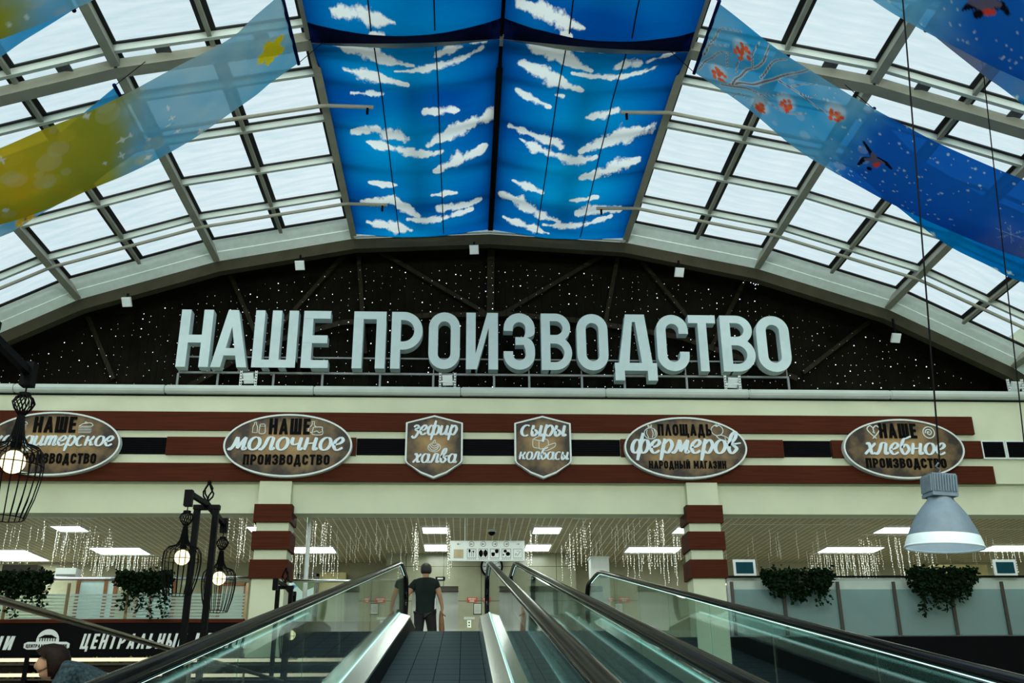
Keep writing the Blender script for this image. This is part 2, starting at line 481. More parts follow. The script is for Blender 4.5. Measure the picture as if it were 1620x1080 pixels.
def seg_normal(i):
    dx = VX[i+1]-VX[i]; dz = VZ[i+1]-VZ[i]; l = math.hypot(dx, dz)
    return Vector((-dz/l, 0, dx/l))
def vert_normal(i):
    a = seg_normal(max(i-1, 0)); b = seg_normal(min(i, len(VX)-2))
    return (a+b).normalized()
GL_OFF = 0.25
def vp(i, y, up=0.0):
    n = vert_normal(i)
    return Vector((VX[i], y, VZ[i]))+n*up

# main beams along the hall
for i in range(1, len(VX)-1):
    if i == 6: continue
    n = vert_normal(i)
    struct(MB().beam(vp(i, YF, .11), vp(i, YR, .11), .13, .22, n), 'roof_beam', MT['roof'])
struct(MB().beam(vp(6, YF, .10), vp(6, YR, .10), .11, .16), 'ridge_beam', MT['black'])

# lighter glazing bars halfway between the beams
def midp(i, y, up=0.0):
    n = seg_normal(i)
    return Vector(((VX[i]+VX[i+1])/2, y, (VZ[i]+VZ[i+1])/2))+n*up
for i in range(len(VX)-1):
    struct(MB().beam(midp(i, YF, .17), midp(i, YR-.55, .17), .065, .11, seg_normal(i)), 'glazing_bar', MT['roof'])

BARS = [19.05, 17.95, 16.6, 15.22, 13.9, 12.66, 11.15, 9.8, 8.45, 7.1, 5.75, 4.4, 1.7, -1.0, -3.7, -6.4, -8.0]
for y in BARS[1:-1]:
    mb = MB()
    for i in range(len(VX)-1):
        a, b = vp(i, y, .175), vp(i+1, y, .175)
        mb.beam(a, b, .07, .14, seg_normal(i))
    struct(mb, 'glazing_bar', MT['roof_white'])
# heavy ribs hung under the glazing
for y in (12.98, 6.3, -.4):
    mb = MB()
    for i in range(len(VX)-1):
        a, b = vp(i, y, .06), vp(i+1, y, .06)
        d = (b-a).normalized()
        mb.beam(a-d*.02, b+d*.02, .24, .17, seg_normal(i))
    struct(mb, 'roof_rib', MT['roof'])
    pm_ = MB()
    for i in range(1, len(VX)-2):
        if i in (5, 6): continue
        for t in (.25, .75):
            p = vp(i, y-.205, .15)*(1-t)+vp(i+1, y-.205, .15)*t
            pm_.beam(p-Vector((.12, 0, 0)), p+Vector((.12, 0, 0)), .24, .02, seg_normal(i))
    struct(pm_, 'rib_plate', MT['galv'])
# thin tie tubes under the beams, ending below the cloth
for y in (14.6, 18.02):
    for sgn in (-1, 1):
        pts = [(XC+sgn*2.15, y, 8.70)]+[(XC+sgn*o, y, z-.02) for o, z in list(zip(OFF, OZ))[1:]]
        struct(MB().tube(pts, .035, 8), 'tie_tube', MT['roof'])
        struct(MB().box(XC+sgn*2.25-.02, XC+sgn*2.25+.02, y-.02, y+.02, 8.56, 8.70), 'tube_clip', MT['black'])

# panes, each with its black gasket
npane = 0
for k in range(len(BARS)-1):
    y1, y0 = BARS[k], BARS[k+1]
    for i in range(len(VX)-1):
        n = seg_normal(i)
        for h in (0, 1):
            a0 = (vp(i, 0, 0) if h == 0 else midp(i, 0, 0)); b0 = (midp(i, 0, 0) if h == 0 else vp(i+1, 0, 0))
            a0 = Vector((a0.x, 0, a0.z))+n*GL_OFF; b0 = Vector((b0.x, 0, b0.z))+n*GL_OFF
            npane += 1
            q = [Vector((p.x, y, p.z)) for p, y in ((a0, y0), (b0, y0), (b0, y1), (a0, y1))]
            mb = MB().add(q, [(0, 1, 2, 3)])
            w = struct(mb, 'window_%d' % npane, MT['skyglass'], fix=False, origin=(q[0]+q[2])/2)
            if y1 > 5:
                g = MB(); d = (b0-a0).normalized(); e = n*-.02
                for u0, u1 in (((0, 0), (1, 0)), ((1, 0), (1, 1)), ((1, 1), (0, 1)), ((0, 1), (0, 0))):
                    P = []
                    for (s_, t_) in (u0, u1):
                        P.append(a0*(1-s_)+b0*s_+Vector((0, y0*(1-t_)+y1*t_, 0))+e)
                    ins = .115 if u0[1] != u1[1] else .085
                    c_ = (q[0]+q[2])/2
                    along_y = abs((P[1]-P[0]).normalized().y) > .5
                    off = (d*(1 if u0[0] == 0 else -1) if along_y else Vector((0, 1 if u0[1] == 0 else -1, 0)))*ins*.5
                    g.beam(P[0]+off, P[1]+off, ins, .02, n)
                g.build('gasket', MT['gasket'], w)

MT['soffit'] = mat('white_arch_board', (.78, .88, .87), .7, var=.06, spec=.2)
# end arch: sloping white soffit, olive front edge, dark recess and gable
for i in range(len(VX)-1):
    n = seg_normal(i)
    a, b = vp(i, 19.16, .29), vp(i+1, 19.16, .29)
    c, d = vp(i+1, YR, .0), vp(i, YR, .0)
    m1 = [a*.45+d*.55, b*.45+c*.55]
    mb = MB().add([a, b, m1[1], m1[0]], [(0, 1, 2, 3)])
    mb.add([m1[0]+Vector((0,0,-.02)), m1[1]+Vector((0,0,-.02)), c, d, m1[0], m1[1]], [(0, 1, 2, 3), (0, 1, 5, 4)])
    if 5 <= i <= 6:
        mb = MB().beam(vp(i, YR-.06, .03), vp(i+1, YR-.06, .03), .1, .06, n)
    struct(mb, 'arch_soffit', MT['soffit'])
    e = MB()
    vs = [vp(i, YR, .0), vp(i+1, YR, .0), vp(i+1, YR, -.25), vp(i, YR, -.25)]
    vs += [v+Vector((0, .2, 0)) for v in vs]
    e.add(vs, [(0,1,2,3),(7,6,5,4),(0,4,5,1),(1,5,6,2),(2,6,7,3),(3,7,4,0)])
    struct(e, 'arch_beam', MT['olive'])
g = MB()
poly = [(VX[i], VZ[i]+.3) for i in range(len(VX))]
g.prism([(XC-12.6, 4.93)]+[q for q in poly if q[1] > 5.2]+[(XC+12.6, 4.93)], lambda u, v, d: (u, 20.6+d, v), 0, .2)
struct(g, 'wall_gable', MT['gable'])
g = MB()
for i in range(len(VX)-1):
    a, b = vp(i, YR+.15, .02), vp(i+1, YR+.15, .02)
    g.add([a, b, b+Vector((0, .9, 0)), a+Vector((0, .9, 0))], [(0, 1, 2, 3)])
struct(g, 'ceiling_recess', MT['gable'], fix=False)
def gmem(p, q, w=.09):
    a = at(*p, Y=20.45); b = at(*q, Y=20.45)
    struct(MB().beam(a, b, w, .1, (0, 1, 0)), 'gable_brace', MT['truss'])
gmem((777, 376), (775, 560), .16)
gmem((590, 392), (775, 500)); gmem((985, 386), (790, 500))
gmem((566, 386), (578, 560)); gmem((980, 392), (948, 560))
gmem((1000, 396), (1110, 530)); gmem((1185, 430), (1120, 560))
gmem((555, 392), (440, 520)); gmem((360, 425), (410, 540))
gmem((135, 490), (180, 600)); gmem((1380, 505), (1270, 590))
arc = [at(x, y, Y=20.4) for x, y in ((300, 612), (420, 545), (540, 512), (680, 500), (800, 498), (930, 510), (1080, 536), (1260, 600))]
mb = MB()
for a, b in zip(arc, arc[1:]): mb.beam(a, b, .12, .14, (0, 1, 0))
struct(mb, 'gable_chord', MT['truss'])

# fascia wall, beam below it, and its timber boards
struct(MB().box(XL, XR, YW, 20.6, 3.17, 4.93), 'wall_fascia', MT['cream'])
struct(MB().box(XL, XR, YW+.1, YW+.5, 2.57, 3.17), 'wall_lintel', MT['cream'])
def px_x(x, y=700, Y=YW): return float(at(x, y, Y=Y)[0])
def wood(x0, x1, z0, z1, d=.07):
    struct(MB().box(x0, x1, YW-d, YW, z0, z1), 'trim_%d' % (len([o for o in C.objects if o.name.startswith('trim_')])+1), MT['wood'])
Z1, Z2, Z3 = (4.17, 4.54), (3.68, 4.03), (3.155, 3.51)
wood(XL, px_x(1542), *Z1); wood(XL, px_x(1561), *Z3)
for a, b in ((265, 564), (981, 1237), (1313, 1549)):
    wood(px_x(a), px_x(b), *Z2)
mb = MB()
pz = 5.005
xs = np.arange(XL, XR, 2.92)
for x in xs:
    mb.tube([(x+.02, YW-.03, pz), (min(x+2.9, XR), YW-.03, pz)], .095, 12)
    mb.tube([(x-.01, YW-.03, pz), (x+.03, YW-.03, pz)], .082, 12)
struct(mb, 'trim_rail', MT['roof_white'], smooth=False)
struct(MB().box(XL, XR, YW-.03, YW+.02, 4.88, 4.925), 'trim_shadow_gap', MT['black'])

# floors, walls, lobby
struct(MB().box(XL, XR, YW, 27.4, -.35, 0), 'floor', MT['floor'])
struct(MB().box(-1.25, 2.45, 14.95, YW, -.35, 0), 'floor_landing', MT['floor'])
struct(MB().box(XL, XR, YF, 27.4, LOW-.2, LOW), 'floor_lower', MT['floor'])
struct(MB().box(XL-.2, XL, YF, 27.4, LOW-.2, 9.2), 'wall_left', MT['cream'])
struct(MB().box(XR, XR+.2, YF, 27.4, LOW-.2, 9.2), 'wall_right', MT['cream'])
struct(MB().prism([(XL, LOW)]+poly+[(XR, LOW)], lambda u, v, d: (u, YF+d, v), -.2, 0), 'wall_front', MT['cream'])
struct(MB().box(XL, XR, YW+.5, 27.4, CEIL, CEIL+.06), 'ceiling', MT['grid'])
struct(MB().box(XL, -1.96, YB, YB+.2, LOW, CEIL), 'wall_rear_left', MT['lobby_wall'])
struct(MB().box(2.83, XR, YB, YB+.2, LOW, CEIL), 'wall_rear_right', MT['lobby_wall'])
blk = MB()
DL, DR, DT = (-1.30, -.14), (.73, 1.87), 2.06
for x0, x1, z0, z1 in ((-1.96, DL[0], 0, CEIL), (DL[1], DR[0], 0, CEIL), (DR[1], 2.83, 0, CEIL), (DL[0], DL[1], DT, CEIL), (DR[0], DR[1], DT, CEIL)):
    blk.box(x0, x1, YL, YL+.3, z0, z1)
blk.box(-1.96, -1.66, YL+.3, YB+.2, 0, CEIL); blk.box(2.53, 2.83, YL+.3, YB+.2, 0, CEIL)
struct(blk, 'wall_rear', MT['marble'])
struct(MB().box(-1.96, 2.83, YB, YB+.2, LOW, 0), 'wall_rear_lower', MT['cream'])
struct(MB().box(XL, XR, 26.9, 27.0, LOW, -.36), 'wall_lower_shops', MT['dark'])
for n_, (x0, x1) in enumerate((DL, DR)):
    d = thing('door_%d' % (n_+1), ((x0+x1)/2, YL+.14, 0), None, None); tag(d, kind='structure')
    xm = (x0+x1)/2
    MB().box(x0, xm-.004, YL+.12, YL+.16, 0, DT-.12).build('door_leaf', MT['doorsteel'], d)
    MB().box(xm+.004, x1, YL+.12, YL+.16, 0, DT-.12).build('door_leaf', MT['doorsteel'], d)
    MB().box(x0, x1, YL+.02, YL+.2, DT-.12, DT).build('door_header', MT['dark'], d)
# void walls below the floor edge (right) and the fascia of the floor (left)
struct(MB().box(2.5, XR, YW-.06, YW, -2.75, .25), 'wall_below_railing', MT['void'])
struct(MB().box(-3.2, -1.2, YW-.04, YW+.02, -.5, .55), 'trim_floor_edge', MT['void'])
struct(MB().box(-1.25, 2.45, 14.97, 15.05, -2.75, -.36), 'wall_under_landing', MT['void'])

# columns with timber bands
def column(x0, x1, label):
    xm = (x0+x1)/2
    c = thing('column', (xm, 19.2, LOW), label, 'column', 'banded columns')
    MB().box(x0+.05, x1-.05, 18.93, 19.45, LOW, 3.16).build('shaft', MT['cream'], c)
    for z0, z1 in ((2.36, 2.70), (1.85, 2.19), (1.32, 1.66)):
        MB().box(x0, x1, 18.86, 19.5, z0, z1).build('wood_band', MT['wood'], c)
    return c
column(-3.98, -3.27, 'cream column with brown timber bands standing beside the black twin lamp post')
column(4.27, 4.98, 'cream column with brown timber bands standing left of the small teal screen and ivy')

# ventilation louvres in the middle row of the fascia
def vent(xa, xb, label, frame=False):
    x0, x1 = px_x(xa), px_x(xb); z0, z1 = Z2[0]+.015, Z2[1]-.01
    v = thing('ventilation_grille', ((x0+x1)/2, YW, z0), label, 'ventilation grille', 'louvres in the fascia')
    MB().box(x0, x1, YW-.01, YW, z0, z1).build('backing', MT['grille'], v)
    mb = MB(); k = 9
    for i in range(k):
        z = z0+(z1-z0)*(i+.5)/k
        mb.add([(x0, YW-.012, z-.02), (x1, YW-.012, z-.02), (x1, YW-.045, z+.01), (x0, YW-.045, z+.01),
                (x0, YW-.012, z-.012), (x1, YW-.012, z-.012), (x1, YW-.045, z+.018), (x0, YW-.045, z+.018)],
               [(0,1,2,3),(7,6,5,4),(0,4,5,1),(1,5,6,2),(2,6,7,3),(3,7,4,0)])
    mb.build('louvre', MT['grille'], v)
    if frame:
        f = MB(); t = .03
        f.box(x0-t, x0, YW-.05, YW, z0-t, z1+t).box(x1, x1+t, YW-.05, YW, z0-t, z1+t)
        f.box(x0, x1, YW-.05, YW, z1, z1+t).box(x0, x1, YW-.05, YW, z0-t, z0)
        f.build('frame', MT['rim'], v)
for a, b, l in ((150, 264, 'black louvre right of the leftmost oval sign'), (565, 690, 'black louvre between the second oval sign and the first shield sign'),
                (691, 858, 'black louvre between the two shield signs'), (859, 980, 'black louvre between the second shield sign and the farmers oval sign'),
                (1238, 1312, 'black louvre between the two right-hand oval signs')):
    vent(a, b, l)
vent(1552, 1585, 'white framed louvre just right of the timber boards', True)
vent(1590, 1640, 'white framed louvre at the right edge of the picture', True)
# ================================================================== moving walkways
TA = math.tan(math.radians(10.4)); YC = 14.9
def ramp(y, yc=YC): return max(LOW+.02, min(0.0, (y-yc)*TA)) if y < yc else 0.0
def belt_mat():
    m, nt, out = nodes_of('grooved_black_belt'); N = nt.nodes.new; L = nt.links.new
    co = N('ShaderNodeTexCoord'); sp = N('ShaderNodeSeparateXYZ'); L(co.outputs['Object'], sp.inputs['Vector'])
    def frac(sock, k, thr):
        a = N('ShaderNodeMath'); a.operation = 'MULTIPLY'; a.inputs[1].default_value = k; L(sp.outputs[sock], a.inputs[0])
        b = N('ShaderNodeMath'); b.operation = 'FRACT'; L(a.outputs[0], b.inputs[0])
        c = N('ShaderNodeMath'); c.operation = 'GREATER_THAN'; c.inputs[1].default_value = thr; L(b.outputs[0], c.inputs[0])
        return c
    g = frac('X', 60, .55); r = frac('Y', 2.5, .96); r2 = frac('X', 4.0, .97)
    mx = N('ShaderNodeMath'); mx.operation = 'MAXIMUM'; L(r.outputs[0], mx.inputs[0]); L(r2.outputs[0], mx.inputs[1])
    no = N('ShaderNodeTexNoise'); no.inputs['Scale'].default_value = 4; no.inputs['Detail'].default_value = 5
    L(co.outputs['Object'], no.inputs['Vector'])
    ra = N('ShaderNodeMapRange'); ra.inputs['To Min'].default_value = .34; ra.inputs['To Max'].default_value = .6; L(no.outputs['Fac'], ra.inputs['Value'])
    mc = N('ShaderNodeMix'); mc.data_type = 'RGBA'
    mc.inputs['A'].default_value = (.013, .018, .021, 1); mc.inputs['B'].default_value = (.006, .006, .006, 1)
    L(mx.outputs[0], mc.inputs['Factor'])
    df = N('ShaderNodeBsdfDiffuse'); gl = N('ShaderNodeBsdfGlossy')
    gl.inputs['Color'].default_value = (.75, .95, 1.0, 1)
    L(mc.outputs['Result'], df.inputs['Color']); L(ra.outputs['Result'], gl.inputs['Roughness'])
    hs = N('ShaderNodeMath'); hs.operation = 'SUBTRACT'; L(g.outputs[0], hs.inputs[0]); L(mx.outputs[0], hs.inputs[1])
    b = N('ShaderNodeBump'); b.inputs['Strength'].default_value = .25; b.inputs['Distance'].default_value = .01
    L(hs.outputs[0], b.inputs['Height'])
    for sh in (df, gl): L(b.outputs['Normal'], sh.inputs['Normal'])
    fr = N('ShaderNodeMapRange'); fr.inputs['To Min'].default_value = .10; fr.inputs['To Max'].default_value = .01
    L(mx.outputs[0], fr.inputs['Value'])
    ms = N('ShaderNodeMixShader'); L(fr.outputs['Result'], ms.inputs[0]); L(df.outputs['BSDF'], ms.inputs[1]); L(gl.outputs['BSDF'], ms.inputs[2])
    L(ms.outputs['Shader'], out.inputs['Surface'])
    return m
MT['belt'] = belt_mat()
MT['dull_steel'] = mat('dull_steel_cladding', (.22, .25, .25), .35, 1.0, var=.1)

def sweep(mb, path, sec, x0):
    """sec: list of (dx, dn) swept along a path of (y, z) in the plane x = x0"""
    n = len(sec); vs = []; fs = []
    for i, (y, z) in enumerate(path):
        a = path[max(i-1, 0)]; b = path[min(i+1, len(path)-1)]
        ty, tz = b[0]-a[0], b[1]-a[1]; l = math.hypot(ty, tz); ty /= l; tz /= l
        for dx, dn in sec:
            vs.append((x0+dx, y-tz*dn, z+ty*dn))
    for i in range(len(path)-1):
        for k in range(n):
            l = (k+1) % n
            fs.append((i*n+k, i*n+l, (i+1)*n+l, (i+1)*n+k))
    fs.append(tuple(range(n))); fs.append(tuple(range((len(path)-1)*n, len(path)*n)))
    mb.add(vs, fs)

def rail_path(yc, ye, h):
    p = []
    y0 = -1.3
    for i in range(9):                       # lower newel
        t = math.pi*1.5-math.pi*i/8
        p.append((y0+.36*math.cos(t), LOW+h-.36+.36*math.sin(t)))
    p += [(-.6, LOW+h)]
    k = max(0.0, yc+LOW/TA)
    for y in np.arange(k+.3, yc-.4, .5): p.append((float(y), (float(y)-yc)*TA+h))
    for s in (-.3, -.15, 0, .15, .3):        # ease over the crest
        p.append((yc+s, h+min(0, s*TA)-.012*(1-abs(s)/.3)))
    p.append((ye-.3, h))
    for i in range(13):
        t = math.pi/2-math.pi*i/12
        p.append((ye+.34*math.cos(t), h-.34+.34*math.sin(t)))
    p.append((ye-.5, h-.69))
    return p
OV = [(.044*math.cos(t), .027*math.sin(t)) for t in [2*math.pi*k/14 for k in range(14)]]
OV = [(dx*1.0 if abs(dx) > .02 else dx, dn) for dx, dn in OV]

def walkway(xl, xr, yc_l, yc_r, label):
    """xl, xr: the glass lines; the belt lies between"""
    w = thing('moving_walkway', ((xl+xr)/2, 0, LOW), label, 'moving walkway', 'moving walkways')
    bx0, bx1 = xl+.17, xr-.15
    ys = [-1.6]+[float(y) for y in np.arange(0, YC, 1.0)]+[YC, 16.2]
    mb = MB(); vs = []; fs = []
    for y in ys: vs += [(bx0, y, ramp(y)), (bx1, y, ramp(y)), (bx1, y, ramp(y)-.1), (bx0, y, ramp(y)-.1)]
    for i in range(len(ys)-1):
        for k in range(4):
            l = (k+1) % 4; fs.append((i*4+k, i*4+l, i*4+4+l, i*4+4+k))
    mb.add(vs, fs).build('belt', MT['belt'], w)
    MB().box(bx0, bx1, 15.3, 16.2, .002, .012).build('comb_plate', MT['chrome'], w)
    for sgn, xg, yc in ((-1, xl, yc_l), (1, xr, yc_r)):
        ye = yc+1.35; dz = (yc-YC)*0
        def base(y): return (max(LOW+.02, (y-yc)*TA) if y < yc else 0.0)
        inn = -sgn
        bx = bx0 if sgn < 0 else bx1
        yy = [-1.6, -.4]+[float(y) for y in np.arange(.5, yc, 1.2)]+[yc, ye+.25]
        # skirt between belt and deck, deck plate, outer cladding
        def run(name, sec, mt, smooth=False):
            m = MB(); vs = []; fs = []; n = len(sec)
            for y in yy:
                for (x, dz_) in sec: vs.append((x, y, base(y)+dz_))
            for i in range(len(yy)-1):
                for k in range(n):
                    l = (k+1) % n; fs.append((i*n+k, i*n+l, i*n+n+l, i*n+n+k))
            fs.append(tuple(range(n))); fs.append(tuple(range((len(yy)-1)*n, len(yy)*n)))
            m.add(vs, fs); return m.build(name, mt, w)
        run('skirt', [(bx+inn*.0, .0), (bx-inn*.02, .0), (bx-inn*.03, .19), (bx-inn*.01, .19)], MT['chrome'] if sgn > 0 else MT['void'])  # left skirt coloured black to stand for shade on the steel
        run('deck', [(bx-inn*.005, .19), (bx-inn*.005, .215), (xg+inn*.018, .255), (xg+inn*.018, .235)], MT['chrome'])
        run('outer_deck', [(xg-inn*.018, .235), (xg-inn*.018, .255), (xg-inn*.18, .215), (xg-inn*.18, .19)], MT['chrome'])
        run('side_cladding', [(xg-inn*.16, .19), (xg-inn*.18, .19), (xg-inn*.18, -.40), (xg-inn*.16, -.40)], MT['dull_steel'])
        # glass panels
        h = .95
        edges = [float(y) for y in np.arange(yc, -1, -1.75)][::-1]
        for i in range(len(edges)-1):
            a, b = edges[i]+.006, edges[i+1]-.006
            poly = [(a, base(a)+.22), (b, base(b)+.22), (b, base(b)+h-.02), (a, base(a)+h-.02)]
            MB().prism(poly, lambda u, v, d: (xg+d, u, v), -.006, .006).build('glass_panel', MT['b_glass'], w)
        poly = [(yc+.006, .22), (ye, .22)]
        for i in range(13):
            t = -math.pi/2+math.pi*i/12
            poly.append((ye+.31*math.cos(t), h-.34+.31*math.sin(t)))
        poly.append((yc+.006, h-.03))
        MB().prism(poly, lambda u, v, d: (xg+d, u, v), -.006, .006).build('glass_panel', MT['b_glass'], w)
        p = rail_path(yc, ye, h+.02)
        m = MB(); sweep(m, p, OV, xg); hr = m.build('handrail', MT['rubber'], w, smooth=True)
        q = p[9:-14]
        m = MB()
        m.tube([(xg, y, z-.031) for y, z in q], .0045, 6)
        m.build('handrail_led_glint', MT['led'], w)  # true LED on the leftmost rail; on the others its glow imitates chrome glints
        m = MB(); m.tube([(xg+inn*.013, y, base(y)+.262) for y in yy[1:-1]], .006, 6)
        m.tube([(xg-inn*.013, y, base(y)+.262) for y in yy[1:-1]], .006, 6)
        m.build('deck_light', MT['led'], w)
    return w
walkway(-.94, .38, YC, YC, 'moving walkway with a grooved black belt climbing towards the man in the dark t-shirt')
walkway(.76, 2.12, YC, 15.75, 'second moving walkway on the right, its glass side edged by cyan light lines')

# bronze guard rail left of the walkways
gx = -2.3; gz = float(at(0, 949, X=gx)[2])
g = thing('guard_rail', (gx, 7, LOW), 'bronze tube guard rail running past the bent person at lower left', 'railing')
MB().tube([(gx, y, gz) for y in (1.5, 5, 9, 13.5)], .021, 12).build('top_rail', MT['bronze'], g, smooth=True)
MB().tube([(gx, y, gz-.42) for y in (1.5, 5, 9, 13.5)], .010, 8).build('lower_rail', MT['black'], g, smooth=True)
for y in (2.2, 4.4, 8.9, 11.1):
    p = MB().tube([(gx, y, LOW), (gx, y, gz-.12)], .019, 10)
    o = p.build('post', MT['bronze'], g, smooth=True)
    MB().tube([(gx, y, gz-.13), (gx, y, gz-.02)], .012, 8).build('bracket', MT['bronze'], o)

# ------------------------------------------------------------------ railings of the upper floor
def zz(y, x=1400): return float(at(x, y, Y=18.97)[2])
YG = 18.97
lr = thing('glass_railing', (-9.5, YG, .58), 'glass railing with white frosted stripes above the black lettered band', 'railing', 'upper floor railings')
MB().tube([(XL, YG, 1.33), (-4.0, YG, 1.33)], .035, 10).build('top_rail', MT['chrome'], lr, smooth=True)
postx = [float(at(x, 950, Y=YG)[0]) for x in (10, 107, 202, 300, 390)]
postx = [postx[0]-1.07*k for k in range(7, 0, -1)]+postx
for x in postx:
    MB().beam((x, YG-.03, .60), (x, YG-.03, 1.24), .05, .03, (0, 1, 0)).build('post', MT['bronze'], lr)
for a, b in zip(postx, postx[1:]):
    MB().box(a+.03, b-.03, YG-.006, YG+.006, 1.06, 1.28).build('glass_panel', MT['clear'], lr)
    MB().box(a+.03, b-.03, YG-.006, YG+.006, .60, 1.055).build('frosted_glass', MT['stripe'], lr)
struct(MB().box(XL, -4.0, YG-.06, YG+.03, .535, .60), 'trim_wood_ledge', MT['wood'])
YG2 = 19.1
MB_l2 = thing('metal_railing', (-2.6, YG2, 0), 'short steel railing between the left column and the walkway glass', 'railing')
MB().tube([(-3.2, YG2, 1.30), (-1.1, YG2, 1.30)], .03, 10).build('top_rail', MT['chrome'], MB_l2, smooth=True)
MB().box(-3.2, -1.15, YG2-.006, YG2+.006, .0, 1.25).build('glass_panel', MT['clear'], MB_l2)

rr = thing('glass_railing', (10, YG, .27), 'pale frosted glass railing with dark slanted posts under the two ivy plants', 'railing', 'upper floor railings')
MB().box(5.0, XR, YG-.04, YG+.05, 1.335, 1.365).build('top_rail', MT['black'], rr)
px_posts = [1241, 1328, 1417, 1507, 1589]
rp = [float(at(x, 960, Y=YG)[0]) for x in px_posts]
st = rp[-1]-rp[-2]
rp = [5.03, rp[0]-.98]+rp+[rp[-1]+st*(k+1) for k in range(3)]
for x in rp[1:]:
    MB().beam((x, YG-.045, .27), (x, YG-.045, 1.25), .06, .03, (0, 1, 0)).build('post', MT['dark'], rr)
for a, b in zip(rp, rp[1:]):
    MB().box(a+.005, b-.005, YG-.006, YG+.006, 1.12, 1.335).build('glass_panel', MT['clear'], rr)
    MB().box(a+.005, b-.005, YG-.006, YG+.006, .27, 1.115).build('frosted_glass', MT['frost'], rr)
struct(MB().box(5.0, XR, YG+.12, YG+.16, .27, 1.335), 'trim_railing_back', MT['white'])
# ================================================================== lettering
def arc2(cx, cy, rx, ry, a0, a1, n=10):
    return [(cx+rx*math.cos(math.radians(a0+(a1-a0)*i/n)), cy+ry*math.sin(math.radians(a0+(a1-a0)*i/n))) for i in range(n+1)]
def rc(x0, y0, x1, y1): return ('p', [(x0, y0), (x1, y0), (x1, y1), (x0, y1)])
def ring(outer, inner, closed=False): return ('r', outer, inner, closed)

def bowl(x0, x1, y0, y1, t, n=10):
    """a D-shaped bowl open to the left: outer and inner boundary"""
    r = min((y1-y0)/2, (x1-x0)*.85); ri = max(r-t, .02)
    out = [(x0, y1)]+arc2(x1-r, y1-r, r, r, 90, 0, n)+arc2(x1-r, y0+r, r, r, 0, -90, n)+[(x0, y0)]
    inn = [(x0, y1-t)]+arc2(x1-r, y1-r, ri, ri, 90, 0, n)+arc2(x1-r, y0+r, ri, ri, 0, -90, n)+[(x0, y0+t)]
    return ring(out, inn)

